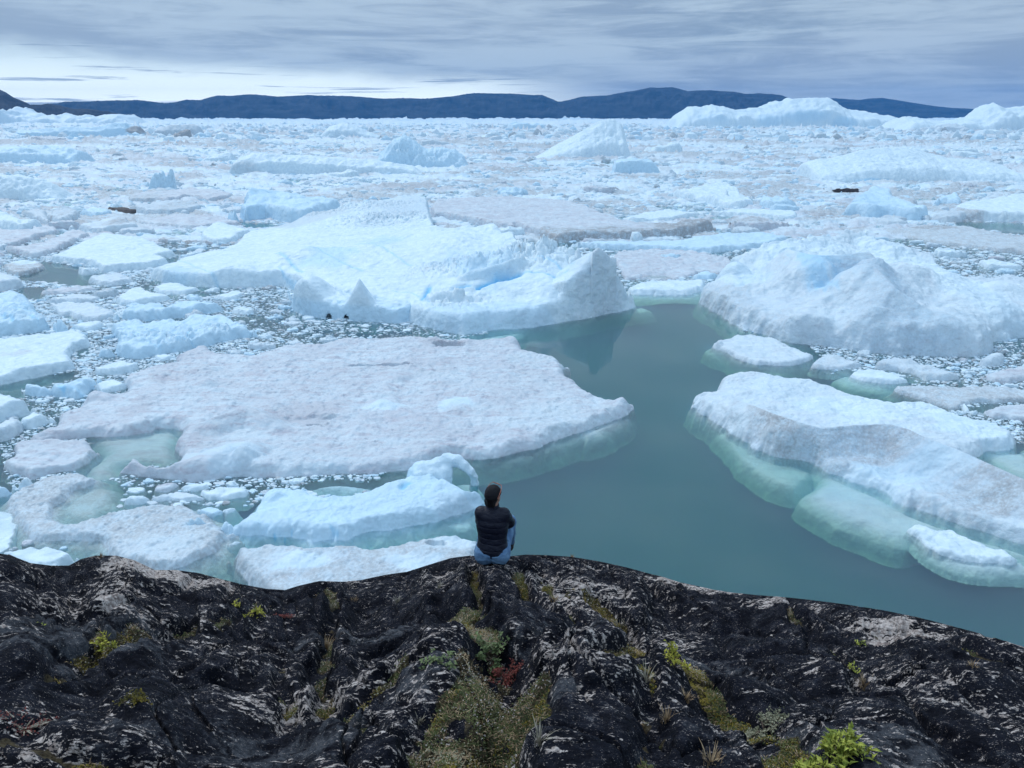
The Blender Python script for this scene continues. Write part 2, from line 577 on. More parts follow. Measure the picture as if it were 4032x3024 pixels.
S2 = 4032 / 2212.0
far = [(100, 224), (125, 222), (140, 218.5), (190, 218.5), (250, 216), (300, 215.5), (330, 219), (360, 223.5), (380, 219.5), (400, 215), (435, 215),
       (452, 209), (470, 205), (500, 206), (540, 202.5), (562, 204), (600, 207.5), (635, 206), (665, 204), (690, 205.5), (750, 206), (790, 209), (825, 212), (870, 211), (925, 212.5),
       (955, 209), (975, 207.5), (1000, 203), (1025, 199.5), (1060, 200.5), (1106, 201), (1150, 204), (1171, 204), (1190, 212), (1206, 219), (1226, 216), (1256, 208),
       (1290, 206), (1311, 205), (1336, 200), (1370, 195), (1406, 187.5), (1430, 188), (1451, 187), (1466, 190), (1486, 196), (1510, 194), (1531, 193.5), (1560, 196), (1586, 197),
       (1612, 202), (1636, 200.5), (1665, 202), (1686, 204), (1700, 209), (1730, 222), (1770, 238), (1800, 250)]
mountain('mountain_range', [(a * S2, b * S2) for a, b in far], 9000, 1400, 3, 75)
far2 = [(1500, 255), (1600, 230), (1700, 214), (1776, 211.5), (1800, 211), (1856, 215), (1880, 211.5), (1906, 210.5), (1935, 215), (1981, 222.5), (2015, 228), (2056, 232.5), (2095, 234), (2131, 237.5), (2212, 240), (2330, 246)]
mountain('distant_hills', [(a * S2, b * S2) for a, b in far2], 12000, 1400, 9, 50)
near = [(-140, 168), (-60, 175), (0, 192), (14, 199), (30, 210), (48, 217), (65, 225), (85, 225.5), (105, 223), (130, 227), (160, 235), (180, 234), (200, 235.5), (230, 241), (255, 248), (280, 256)]
mountain('headland', [(a * S2, b * S2) for a, b in near], 4600, 700, 21, 30)

hm = bpy.data.materials.new('fjord_haze')
hm.use_nodes = True
ht = NT(hm.node_tree)
pv = ht.n('ShaderNodeVolumePrincipled', ins={'Color': (0.05, 0.27, 0.62, 1), 'Density': 4.2e-5, 'Anisotropy': 0.1})
out(ht, None, pv.outputs[0])
hm.cycles.homogeneous_volume = True
tag(box_mesh('haze', (-13000, -400, -11), (13000, 16000, 560), hm), kind='stuff')


# ------------------------------------------------------------------ ice
CROP = {'A': (0, 700, .5), 'B': (1000, 700, .5), 'C': (2000, 700, .5), 'D': (2926, 700, .5), 'E': (0, 1470, .5),
        'F': (1000, 1470, .5), 'G': (2926, 1470, .5), 'H': (2016, 0, .9114), 'J': (0, 0, .9114), 'M': (2500, 800, .9648),
        'S': (0, 0, 1.0), 'N': (1000, 800, .7685)}


def cv(c, p):
    x0, y0, s = CROP[c]
    return (x0 + p[0] * s, y0 + p[1] * s) + tuple(p[2:])


TINT = {'clean': (0, 0, 0.0), 'dirty': (0.95, 0.15, 0), 'beige': (0.7, 0.25, 0), 'pink': (0.12, 0.95, 0), 'blue': (0, 0, 0.30), 'grey': (0.35, 0.35, 0.1), 'speck': (0.35, 0.2, 0.03),
        'pale': (0.1, 0.3, 0.0)}
FOOT = []          # world footprints of everything traced, used to keep the loose ice off them


def outline_world(pts, h):
    """visible outline (photo px, optional height) -> footprint on the water"""
    P = [(p[0], p[1]) for p in pts]
    n = len(P)
    area = sum(P[i][0] * P[(i + 1) % n][1] - P[(i + 1) % n][0] * P[i][1] for i in range(n))
    sg = 1 if area > 0 else -1
    out_ = []
    for i in range(n):
        a, b = P[i - 1], P[(i + 1) % n]
        tx, ty = b[0] - a[0], b[1] - a[1]
        L = math.hypot(tx, ty) + 1e-9
        ny = -tx / L * sg                      # outward normal, image y (down positive)
        back = min(1.0, max(0.0, -ny * 1.3))
        hh = pts[i][2] if len(pts[i]) > 2 else h * back
        x, y = G(P[i][0], P[i][1], hh)
        out_.append((float(x), float(y), float(hh)))
    return out_


def refine(P, k=3, amp=0.0, seed=0):
    """closed Catmull-Rom through the traced points, roughened"""
    P = np.asarray(P, float); n = len(P); o = []
    for i in range(n):
        p0, p1, p2, p3 = P[i - 1], P[i], P[(i + 1) % n], P[(i + 2) % n]
        for j in range(k):
            t = j / k
            e = p2 - p1
            q = p1 + e * t + 0.8 * (((p2 - p0) * 0.5 - e) * t * (1 - t) ** 2 - ((p3 - p1) * 0.5 - e) * t * t * (1 - t))
            o.append(q)
    return np.array(o)


NB = [0]


def berg(crop, pts, h, typ='clean', label='', pts_in=(), cones=(), ridges=(), ew=None, rough=1.0, shelf=(), pits=(),
         rubble=(), veins=(), tints=(), maxv=60000, cat='ice floe', name='ice_floe', group=None, res=1.25, extra=None,
         foot_slope=4.0, edge_noise=1.0, kind=None, lump=1.0, mat=None, mound=1.0, cut=None):
    cut = cut or (0.9 if h < .62 else 1.7)
    cut = max([cut] + [(2.0 if q_[1] > .3 else 1.0) for q_ in shelf])
    NB[0] += 1
    seed = NB[0] * 31
    P = [cv(crop, p) for p in pts]
    W = outline_world(P, h)
    Pw = refine([(a, b) for a, b, c in W], 2 if len(W) > 36 else 3)
    cx, cy = Pw[:, 0].mean(), Pw[:, 1].mean()
    sd_px = math.sqrt(cx * cx + cy * cy + CAMH ** 2) / (FPX / 3.9375)
    ymin = Pw[:, 1].min()
    near_px = math.sqrt(ymin ** 2 + CAMH ** 2) / (FPX / 3.9375)
    ew = ew if ew else max(0.45 * h + 0.15, 2.0 * near_px)
    shw = []
    for sp, dz in shelf:
        c_ = crop
        if isinstance(sp[0], str): c_, sp = sp[0], sp[1:]
        q = np.array([G(*cv(c_, p)[:2], -dz * 0.6) for p in sp])
        shw.append((refine(q), dz))
    allp = np.concatenate([Pw] + [q for q, _ in shw])
    m = 1.2 + 2 * near_px
    x0, y0 = allp.min(0) - m; x1, y1 = allp.max(0) + m
    dx = near_px * res
    ang = CAMH / max(ymin, 1)
    dy = dx * min(2.6, max(1.1, 0.55 / max(ang, 1e-3)))
    nx, ny = (x1 - x0) / dx, (y1 - y0) / dy
    if nx * ny > maxv:
        k = math.sqrt(nx * ny / maxv); dx *= k; dy *= k
    nx, ny = int((x1 - x0) / dx) + 2, int((y1 - y0) / dy) + 2
    X, Y = np.meshgrid(x0 + dx * np.arange(nx), y0 + dy * np.arange(ny))
    sc = ew
    wob = fbm(X / (sc * 2.6), Y / (sc * 2.6), 4, seed, 0.6) * sc * 0.75 * edge_noise
    sd = poly_sd(X, Y, Pw) + wob
    # broad height from the traced outline heights and interior points
    ctl = [(a, b, max(c, h * 0.85)) for a, b, c in W if c > h * 0.3] + [(a, b, h) for a, b, c in W if c <= h * 0.3]
    for p in pts_in:
        q = cv(crop, p[:2]); gx, gy = G(q[0], q[1], p[2]); ctl += [(float(gx), float(gy), p[2])] * 2
    C = np.array(ctl)
    num = 0; den = 0
    for a, b, c in C:
        wgt = 1.0 / ((X - a) ** 2 + ((Y - b)) ** 2 + (ew * 0.8) ** 2) ** 1.25
        num = num + wgt * c; den = den + wgt
    B = num / den
    L = max(2.0, min(18.0, np.sqrt(max(1.0, (Pw[:, 0].max() - Pw[:, 0].min()) * (Pw[:, 1].max() - Pw[:, 1].min()))) * 0.22))
    rn = fbm(X / L, Y / L, 6, seed + 3, 0.52)
    rg = fbm(X / (L * 0.5), Y / (L * 0.35), 5, seed + 5, 0.55, ridged=True)
    B = B * (1 + lump * (0.36 * rn + 0.06 * rg)) + rough * near_px * 1.1 * fbm(X / (near_px * 7), Y / (near_px * 9), 4, seed + 9, 0.6)
    B = B + mound * math.sqrt(max(h, .1)) * (.20 * fbm(X / 2.4, Y / 3.0, 5, seed + 41, .55) + .08 * np.clip(fbm(X / 3.6, Y / 2.6, 4, seed + 43, ridged=True), -.2, 1))
    for p in cones:           # x, y seen, height, radius
        q = cv(crop, p[:2]); gx, gy = G(q[0], q[1], p[2])
        pw = p[4] if len(p) > 4 else 1.3
        dd = np.hypot(X - gx, (Y - gy)) / p[3] * (1 + 0.5 * fbm(X / p[3] * 1.3, Y / p[3] * 1.3, 4, seed + 11))
        H2 = p[2] * (1 - np.clip(dd, 0, 3) ** pw)
        B = -smin(-B, -H2, 0.12 * p[2])
    for r in ridges:          # ((x, y, h)...), radius back, radius front, power
        line, rb, rf = r[0], r[1], r[2]
        pw = r[3] if len(r) > 3 else 1.2
        LW = []
        for p in line:
            q = cv(crop, p[:2]); gx, gy = G(q[0], q[1], p[2]); LW.append((float(gx), float(gy), p[2]))
        dd, tt = line_d(X, Y, LW)
        hh = np.interp(tt, np.linspace(0, 1, len(LW)), [q[2] for q in LW])
        side = np.interp(X, *zip(*sorted((q[0], q[1]) for q in LW)))
        rad = np.where(Y > side, rb, rf) * (1 + 0.35 * fbm(X / rf, Y / rf, 4, seed + 13))
        H2 = hh * (1 - np.clip(dd / rad, 0, 3) ** pw)
        B = -smin(-B, -H2, 0.15)
    for p in rubble:          # blocky debris patches
        q = cv(crop, p[:2]); gx, gy = G(q[0], q[1], p[2])
        mk = np.exp(-(((X - gx) / p[3]) ** 2 + ((Y - gy) / p[4]) ** 2) ** 1.5)
        s_ = p[5]
        f1, f2, idv = worley(X / s_ + 0.4 * fbm(X / s_, Y / s_, 2, seed), Y / s_, seed + 7)
        f1b, f2b, idb = worley(X / s_ * 2.3, Y / s_ * 2.3, seed + 8)
        B = B + mk * s_ * (0.55 * idv * sstep(f2 - f1, 0.0, 0.3) + 0.22 * idb * sstep(f2b - f1b, 0.0, 0.35) - 0.15)
    E = np.clip(sd / ew, 0, 1)
    E = 1 - (1 - E) ** 2.4
    H = B * E
    H = np.where(sd < 0, sd * foot_slope, H)
    for p in pits:            # melt ponds and hollows: x, y, rx, ry (photo px), bottom
        q = cv(crop, p[:2]); gx, gy = G(q[0], q[1], h * 0.6)
        gx2, _ = G(q[0] + p[2] * CROP[crop][2], q[1], h * 0.6); _, gy2 = G(q[0], q[1] - p[3] * CROP[crop][2], h * 0.6)
        rr = np.hypot((X - gx) / abs(gx2 - gx), (Y - gy) / abs(gy2 - gy)) + 0.35 * fbm(X / (abs(gx2 - gx)), Y / abs(gy2 - gy) * 2, 4, seed + 15)
        H = np.where(sd > 0, H + (np.minimum(p[4], H) - H) * sstep(rr, 1.15, 0.8), H)
    shm = np.full(X.shape, -99.0)
    for q, dz in shw:
        s2 = poly_sd(X, Y, q) + 0.40 * fbm(X / 2.2, Y / 2.2, 5, seed + 19)
        fw = max(.6, min(2.4, 6 * near_px + .9)) if dz > .3 else .8
        hs = -dz * (.62 + 0.14 * fbm(X / 2.4, Y / 2.4, 5, seed + 21)) - (2.8 if dz > .5 else 1.1) * dz ** .5 * np.clip(1 - s2 / fw, 0, 1) ** 1.7 - np.clip(-s2, 0, 9) * 3.5
        shm = np.maximum(shm, hs)
        H = np.maximum(H, hs)
    keep = H > -cut + .01
    H = np.maximum(H, -cut)
    q = keep[:-1, :-1] | keep[1:, :-1] | keep[:-1, 1:] | keep[1:, 1:]
    F = grid_faces(ny, nx, q)
    T = np.zeros((ny, nx, 3)) + np.array(TINT[typ])[None, None]
    for p in tints:           # x, y, rx, ry (photo px), h, (dirt, pink, blue; some spots paint shade), strength
        qq = cv(crop, p[:2]); gx, gy = G(qq[0], qq[1], p[4])
        gx2, _ = G(qq[0] + p[2] * CROP[crop][2], qq[1], p[4]); _, gy2 = G(qq[0], qq[1] - p[3] * CROP[crop][2], p[4])
        rr = np.hypot((X - gx) / abs(gx2 - gx), (Y - gy) / abs(gy2 - gy)) + 0.6 * fbm(X / abs(gx2 - gx) * 2, Y / abs(gy2 - gy) * 2, 4, seed + 25)
        mk = sstep(rr, 1.15, 0.55)[..., None] * p[6]
        T = T * (1 - mk) + np.array(p[5]) * mk
    for v in veins:
        LW = [G(*cv(crop, p[:2]), p[2]) for p in v[0]]
        dd, _ = line_d(X, Y, [(float(a), float(b)) for a, b in LW])
        mk = np.exp(-(dd / (v[1])) ** 2) * v[2]
        T[..., 2] = np.maximum(T[..., 2], mk)
        H = H - mk * v[1] * 0.8 * (sd > 0)
    V = np.stack([X, Y, H], -1).reshape(-1, 3)
    V, F, T = compact(V, F, T.reshape(-1, 3))
    FL = [F]
    if extra is not None:
        for (V2, F2, T2) in extra():
            FL.append(F2 + len(V)); V = np.concatenate([V, V2]); T = np.concatenate([T, T2])
    o = new_mesh(name, V - np.array([cx, cy, 0]), FL, mat or ICE, tint=T)
    o.location = (cx, cy, 0)
    FOOT.append(Pw)
    for q, dz in shw: FOOT.append(q)
    return tag(o, label, cat, group, kind)


# ================================================================== traced ice, far to near
# --- the cave lobe of the main berg is carved as a volume, with its two sea caves
def lobe():
    P = [cv('B', p) for p in [(262, 890), (300, 970), (305, 1050), (420, 1085), (560, 1110), (700, 1122), (820, 1130), (1000, 1142), (1160, 1145),
                              (1300, 1110), (1370, 1040), (1340, 960, 2.0), (1150, 890, 3.0), (950, 850, 3.4), (780, 820, 3.6), (620, 790, 4.0), (470, 752, 4.8), (340, 800, 4.0), (280, 850, 2.4)]]
    W = outline_world(P, 2.2)
    Pw = refine([(a, b) for a, b, c in W])
    x0, y0 = Pw.min(0) - 0.6; x1, y1 = Pw.max(0) + 0.6
    def zz(p):
        q = cv('B', p[:2]); a, b = G(q[0], q[1], p[2]); return float(a), float(b)
    hump = zz((440, 755, 5.2)); fin = zz((832, 795, 5.3)); sad = zz((560, 880, 2.0))
    c1 = zz((612, 1085, .1)); c2 = zz((755, 1090, .1))
    hole1 = zz((606, 1070, .55)); hole2 = zz((757, 1040, .75))
    def HH(XX, YY):
        sd = poly_sd(XX, YY, Pw) + 0.25 * fbm(XX / 1.8, YY / 1.8, 4, 811)
        H = 2.0 + 0.20 * np.clip(sd - 1.2, 0, 6) + 0.6 * fbm(XX / 5, YY / 5, 5, 812) + 0.25 * fbm(XX / 1.4, YY / 1.4, 3, 814, ridged=True)
        for c, hh, r, pw in ((hump, 5.1, 5.4, 1.5), (fin, 5.6, 3.6, 0.85)):
            d_ = np.hypot(XX - c[0], (YY - c[1]) * 0.8) / r
            H = -smin(-H, -(hh * (1 - d_ ** pw)), 0.35)
        E = 1 - (1 - np.clip(sd / 0.9, 0, 1)) ** 3
        H = np.where(sd > 0, H * E, sd * 1.4)
        return H
    def f(X, Y, Z):
        h = HH(X[:, :, 0], Y[:, :, 0])[:, :, None]
        d_ = (Z - h) * 0.55
        for c, rx, rz, ry in ((c1, .62, .95, 1.8), (c2, .82, 1.35, 2.25), (c1, 1.2, 1.4, .9), (c2, 1.4, 1.7, .95)):
            e = ellip(X, Y, Z, (c[0], c[1] + 0.1, 0.0), (rx, ry, rz))
            rim = 1.0
            d_ = np.maximum(d_, -e)
        return d_
    V, F = surf_net(f, (x0, y0, -1.4), (x1, y1, 6.4), 0.16)
    T = np.zeros((len(V), 3)); T[:, 2] = 0.30 * sstep(V[:, 2], 2.6, 1.6)
    return [(V, F, T)]


berg('S', [(590, 1090), (640, 1112), (725, 1122), (800, 1130), (900, 1134), (1010, 1132), (1110, 1128), (1200, 1165), (1320, 1200), (1500, 1240), (1600, 1262),
           (1685, 1290), (1820, 1322), (1955, 1297), (2105, 1290), (2220, 1270), (2380, 1240), (2470, 1222), (2506, 1208), (2490, 1180, 0.8),
           (2472, 1140, 2.5), (2455, 1085, 4.6), (2432, 1030, 6.4), (2410, 985, 8), (2375, 962, 9), (2300, 955, 8.2), (2215, 952, 8), (2160, 938, 8), (2105, 943, 8), (2050, 912, 7.6), (1960, 882, 7.5), (1850, 876, 7), (1750, 884, 6.6), (1712, 850, 6.2),
           (1690, 772, 6), (1600, 768, 5.6), (1480, 785, 5), (1400, 800, 4.2), (1260, 835, 3), (1100, 890, 1.8), (1000, 905, 1.5), (920, 955, 1.8), (870, 975, 1.8),
           (750, 1000, 1.8), (680, 1030, 1.4), (620, 1070, .7)],
     1.8, 'clean', 'giant pale blue iceberg with a tall grey fin and, leftwards, two sea caves',
     pts_in=[(900, 1050, 3.0), (1200, 990, 4.2), (1100, 1085, 2.0), (1500, 960, 5.0), (1800, 930, 7.0), (1500, 1085, 3.2), (1350, 1085, 2.8), (1700, 1060, 4.4), (1980, 1000, 6.6), (1960, 1110, 4.0),
             (2150, 1080, 5.0), (1750, 1200, 2.2), (2050, 1200, 2.3), (1900, 1200, 2.3), (2230, 1130, 3.6), (2180, 1010, 6.6), (1850, 1040, 5.2), (700, 1085, 1.6), (1550, 1150, 2.4), (1300, 900, 4.0), (1450, 860, 4.4)],
     ridges=[([(1815, 1085, 4.6), (1870, 1062, 5.4), (1950, 1045, 6.0), (2050, 1015, 6.6)], 4.5, 1.5, 1.6), ([(1690, 1165, 3.0), (1740, 1140, 3.8), (1800, 1150, 3.6), (1860, 1165, 3.0)], 3.0, 1.3, 1.8), ([(2215, 1180, 3.0), (2255, 1115, 5.0), (2295, 1045, 6.7), (2335, 990, 8.2), (2368, 962, 9.5), (2400, 985, 8.6), (2430, 1045, 6.9), (2455, 1105, 4.9), (2475, 1160, 2.6)], 11.0, 6.2, 1.35)],
     cones=[(2000, 985, 7.2, 4.2, 1.6), (1880, 1005, 6.6, 3.4, 1.8), (2140, 940, 8.6, 3.6, 1.3), (1780, 1075, 4.6, 2.4, 2.4)],
     rubble=[(1840, 1030, 5.2, 8, 6, 1.1), (1740, 1060, 4.2, 6, 5, .7), (2040, 985, 6.4, 6.5, 6, 1.5), (2140, 960, 8, 6.5, 5, 1.5), (1780, 1170, 3, 5, 4, 1.3), (1300, 830, 3.4, 20, 9, 1.1), (1560, 850, 5, 14, 12, 1.3)],
     veins=[([(1190, 960, 4), (1260, 1000, 3.8), (1330, 1035, 3.2), (1430, 1072, 2.8)], .2, .7), ([(1095, 1022, 2.8), (1150, 1055, 2.4), (1195, 1080, 2.2)], .24, .8),
            ([(1100, 1058, 2.4), (1170, 1098, 2.1)], .16, .7), ([(1450, 950, 4.8), (1540, 1000, 4.4), (1620, 1035, 4.2)], .18, .6), ([(700, 1020, 1.8), (800, 1070, 1.8), (920, 1128, 1.2)], .15, .6),
            ([(2105, 1035, 5.6), (2180, 1060, 5.0), (2260, 1090, 4.6)], .2, .7), ([(2060, 1070, 5), (2150, 1110, 3.9), (2230, 1160, 2.6)], .3, .85),
            ([(1885, 1108, 4.3), (1950, 1098, 4.4), (2040, 1075, 4.9)], .55, 2.2), ([(1800, 1115, 4), (1840, 1108, 4.2)], .5, 1.2), ([(1668, 1185, 2.2), (1690, 1150, 2.5)], .4, 1.2),
            ([(1540, 1146, 2.4), (1620, 1163, 2.2), (1690, 1200, 2)], .12, .6)],
     tints=[(2365, 1090, 100, 130, 5, (.22, .35, .10), .75), (2000, 1275, 500, 22, .6, (0.0, .12, .30), .9), (1300, 1020, 110, 25, 3.4, (0, 0, .36), .9), (1500, 950, 90, 25, 4.6, (0, 0, .34), .8),  # first entry paints the grey shade of the fin's near face
            (700, 1085, 90, 18, 1.2, (.1, .1, .40), .9), (1580, 800, 160, 40, 5.2, (.25, .25, .2), .8), (1200, 870, 160, 30, 2.4, (.4, .25, .1), .7), (1770, 1030, 80, 25, 4.6, (0, .2, .4), .6), (1900, 1030, 130, 40, 5.6, (0, 0, .35), .7)],
     shelf=[([(2440, 1215), (2530, 1203), (2600, 1225), (2540, 1238), (2450, 1240)], .9), ([(1820, 1335), (2050, 1300), (2050, 1320), (1900, 1345)], .35)],
     ew=1.3, maxv=260000, res=1.0, cat='iceberg', name='iceberg', extra=lobe, foot_slope=2.6, rough=.8, lump=.75, edge_noise=.6, mound=.5)

# --- the far skyline bergs
def far_berg(crop, top, wl, label, typ='clean', depth=.8, lump=.5, rough=1.0, tints=(), res=1.0, peak=.45, cliff=.5, cut=None):
    """a berg known by its skyline: top = crest as seen, wl = waterline height in the crop; the crest stands at its own distance"""
    NB[0] += 1
    seed = NB[0] * 31
    q = cv(crop, (top[0][0], wl))
    d0 = float(G(CX, q[1])[1])
    P = [cv(crop, p) for p in top]
    wid = (P[-1][0] - P[0][0]) / FPX * d0
    dep = max(depth * wid * .5, 4.0)
    dc = d0 + dep * peak
    xs, hs = [], []
    for p in P:
        a, b, c = ray(p[0], p[1])
        xs.append(float(a / b * dc)); hs.append(float(CAMH + c / b * dc))
    hs[0] = hs[-1] = -0.3
    px = d0 / (FPX / 3.9375)
    dx = px * res
    x0, x1 = xs[0] - 3 * dx, xs[-1] + 3 * dx
    nx = int((x1 - x0) / dx) + 1
    ny = int(max(26, min(110, dep / dx)))
    X, Y = np.meshgrid(np.linspace(x0, x1, nx), np.linspace(d0 - .06 * dep - 2 * px, d0 + dep, ny))
    t = (Y - d0 + .10 * dep * fbm(X / (wid * .12), Y * 0, 5, seed, .6)) / dep
    L = wid * .10
    w2 = fbm(X / L, Y / L, 5, seed + 1, .55)
    Xw = X + w2 * L * .35 * np.clip(1 - np.abs(t - peak) * 4, -1, 0)
    crest = np.interp(Xw, xs, hs)
    crest = np.where((X < xs[0]) | (X > xs[-1]), -.5, crest)
    up = np.clip(t / peak, 0, 1)
    prof = cliff * (1 - (1 - np.clip(up * 4.5, 0, 1)) ** 2) + (1 - cliff) * up ** 1.1
    dn = np.clip((t - peak) / (1 - peak), 0, 1)
    prof = np.where(t > peak, 1 - dn ** 2.2, prof)
    H = crest * prof
    face = np.clip(1 - np.abs(t - peak) / peak, 0, 1)
    H = H + lump * np.maximum(crest, 0) * (.30 * w2 + .16 * fbm(X / (L * .5), Y / (L * .5), 4, seed + 2, ridged=True)) * (1 - face ** 3) * (prof > .02) * np.clip(prof * 2, 0, 1)
    H = H + rough * px * 1.0 * fbm(X / (px * 5), Y / (px * 6), 3, seed + 4) * (prof > .1)
    H = np.where(t < 0, -1.0, H)
    F = grid_faces(ny, nx)
    T = np.zeros(X.shape + (3,)) + np.array(TINT[typ])
    for p in tints:      # x, y, rx, ry in the crop, tint, strength (on the near face)
        qx, qy = cv(crop, p[:2]); a, b, c = ray(qx, qy)
        gx = a / b * dc; gh = CAMH + c / b * dc
        rx = p[2] * CROP[crop][2] / FPX * dc; rz = p[3] * CROP[crop][2] / FPX * dc
        mk = sstep(np.hypot((X - gx) / rx, (H - gh) / rz) + .5 * w2, 1.2, .6)[..., None] * p[5]
        T = T * (1 - mk) + np.array(p[4]) * mk
    cx, cy = (x0 + x1) / 2, d0 + dep / 2
    o = new_mesh('iceberg', np.stack([X - cx, Y - cy, H], -1).reshape(-1, 3), [F], ICE, tint=T.reshape(-1, 3))
    o.location = (cx, cy, 0)
    FOOT.append(np.array([(xs[0], d0), (xs[-1], d0), (xs[-1], d0 + dep), (xs[0], d0 + dep)]))
    return tag(o, label, 'iceberg')

far_berg('H', [(685, 548), (705, 515), (740, 485), (780, 463), (800, 460), (840, 462), (870, 455), (885, 460), (905, 458), (935, 468), (960, 474), (1010, 472), (1090, 462), (1130, 450), (1160, 440), (1220, 428), (1270, 424), (1330, 423), (1365, 427), (1395, 440), (1410, 455), (1440, 474),
               (1540, 487), (1650, 503), (1700, 520), (1740, 545)], 556, 'huge white tabular iceberg rising above the horizon in front of the mountains',
         tints=[(1230, 500, 110, 30, (0, .1, .40), .9), (1370, 530, 60, 22, (0, .1, .45), .8), (1090, 520, 70, 25, (0, .1, .35), .8), (850, 510, 60, 18, (0, .1, .3), .7)], lump=.55, peak=.3, cliff=.42)
far_berg('H', [(1630, 540), (1690, 503), (1740, 505), (1800, 518), (1850, 527), (1920, 514), (2000, 507), (2010, 495), (2040, 464), (2080, 451), (2100, 462), (2130, 466), (2212, 461), (2300, 460), (2420, 480), (2520, 560)], 572,
         'long low iceberg with a lumpy blue crown, at the right end of the horizon', lump=.7, peak=.4)
far_berg('J', [(-140, 540), (-60, 500), (0, 512), (25, 498), (50, 478), (68, 462), (100, 478), (130, 488), (165, 489), (190, 499), (212, 496), (230, 507), (262, 493), (300, 500), (340, 503), (370, 495), (400, 508), (440, 500), (470, 494), (530, 496), (560, 508), (600, 540)], 540,
         'jagged white iceberg under the dark headland, leftmost on the horizon', lump=1.3)
far_berg('J', [(60, 585), (80, 565), (180, 555), (300, 548), (420, 548), (480, 535), (520, 528), (545, 530), (560, 543), (600, 542), (618, 560), (630, 588)], 596,
         'long blue-grey ice wall with a black rock stain at its right end', 'blue', tints=[(592, 565, 30, 16, (2.2, .6, 0), 1)], depth=.25)
far_berg('J', [(640, 590), (680, 552), (720, 543), (830, 534), (860, 550), (892, 585)], 594,
         'grey wedge iceberg just right of the long ice wall', 'grey', depth=.5)
far_berg('J', [(735, 600), (750, 580), (775, 572), (800, 560), (820, 560), (828, 598)], 604, 'small dark brown dirt-capped ice peak in front of the grey wedge', 'grey', tints=[(795, 578, 60, 30, (2.0, .8, 0), 1)], lump=1)
far_berg('J', [(1370, 590), (1420, 548), (1480, 530), (1540, 545), (1600, 572), (1670, 598)], 602, 'pointed white ice mound below the middle of the mountain range')
far_berg('J', [(1110, 620), (1130, 604), (1190, 605), (1215, 612), (1230, 632)], 634, 'small flat-topped ice block beside a thin dark shard, below the pointed mound')
far_berg('H', [(100, 668), (190, 625), (260, 590), (330, 548), (385, 519), (440, 516), (470, 533), (484, 560), (494, 640), (497, 680)], 686,
         'smooth white wedge iceberg with a sheer right end, standing alone in the middle distance', lump=.3, rough=.4, cliff=.25, peak=.6, depth=1.2)
far_berg('H', [(438, 748), (441, 694), (520, 682), (600, 690), (618, 705), (640, 748)], 752, 'blocky ice cube with a flat blue face, in front of the smooth wedge iceberg', 'blue', depth=1.0, cliff=.8, lump=.25)
far_berg('J', [(1612, 712), (1640, 670), (1665, 645), (1700, 608), (1720, 600), (1745, 593), (1790, 618), (1830, 645), (1850, 655), (1900, 642), (1960, 648), (2000, 668), (2030, 720)], 728,
         'faceted blue-grey pyramid iceberg standing beside a small patch of open water', 'blue', lump=1.3, cliff=.3)
far_berg('J', [(1000, 748), (1020, 690), (1040, 675), (1100, 661), (1250, 669), (1400, 677), (1600, 690), (1720, 705), (1790, 722), (1835, 750)], 756,
         'long low white iceberg ending in a grey cliff on its left', lump=.6, depth=.4, tints=[(1060, 720, 60, 30, (.5, .2, .1), .8)])
far_berg('J', [(-160, 715), (-80, 640), (0, 640), (150, 624), (200, 630), (280, 632), (340, 655), (372, 700)], 714, 'rounded grey-white iceberg at the left edge below the long ice wall', 'blue', lump=.6)
far_berg('J', [(-160, 855), (-80, 765), (60, 756), (180, 775), (230, 800), (300, 852)], 866, 'broad white ice hill at the left edge, above the stained floes', lump=.6, cliff=.3)
far_berg('J', [(643, 815), (655, 770), (672, 748), (705, 752), (715, 765), (735, 742), (748, 750), (756, 815)], 820, 'pair of upright translucent blue ice blocks', 'blue', lump=1.5, rough=2)
far_berg('J', [(605, 812), (612, 790), (640, 788), (648, 812)], 815, 'dark blue ice splinter at the foot of the upright blocks', 'blue', lump=.6)
far_berg('H', [(1255, 760), (1275, 708), (1320, 688), (1380, 683), (1440, 670), (1520, 648), (1600, 640), (1680, 638), (1760, 650), (1880, 680), (2020, 690), (2110, 712), (2150, 760)], 790,
         'wide smooth white ice dome right of the middle distance', tints=[(1480, 768, 90, 12, (0, .1, .7), .9)], lump=.35, rough=.5, cliff=.3, peak=.6)
far_berg('J', [(860, 700), (900, 672), (1000, 660), (1020, 700)], 706, 'pale ice hump left of the long low iceberg')


def fl(crop, pts, h, typ, label, **k):
    return berg(crop, pts, h, typ, label, **k)

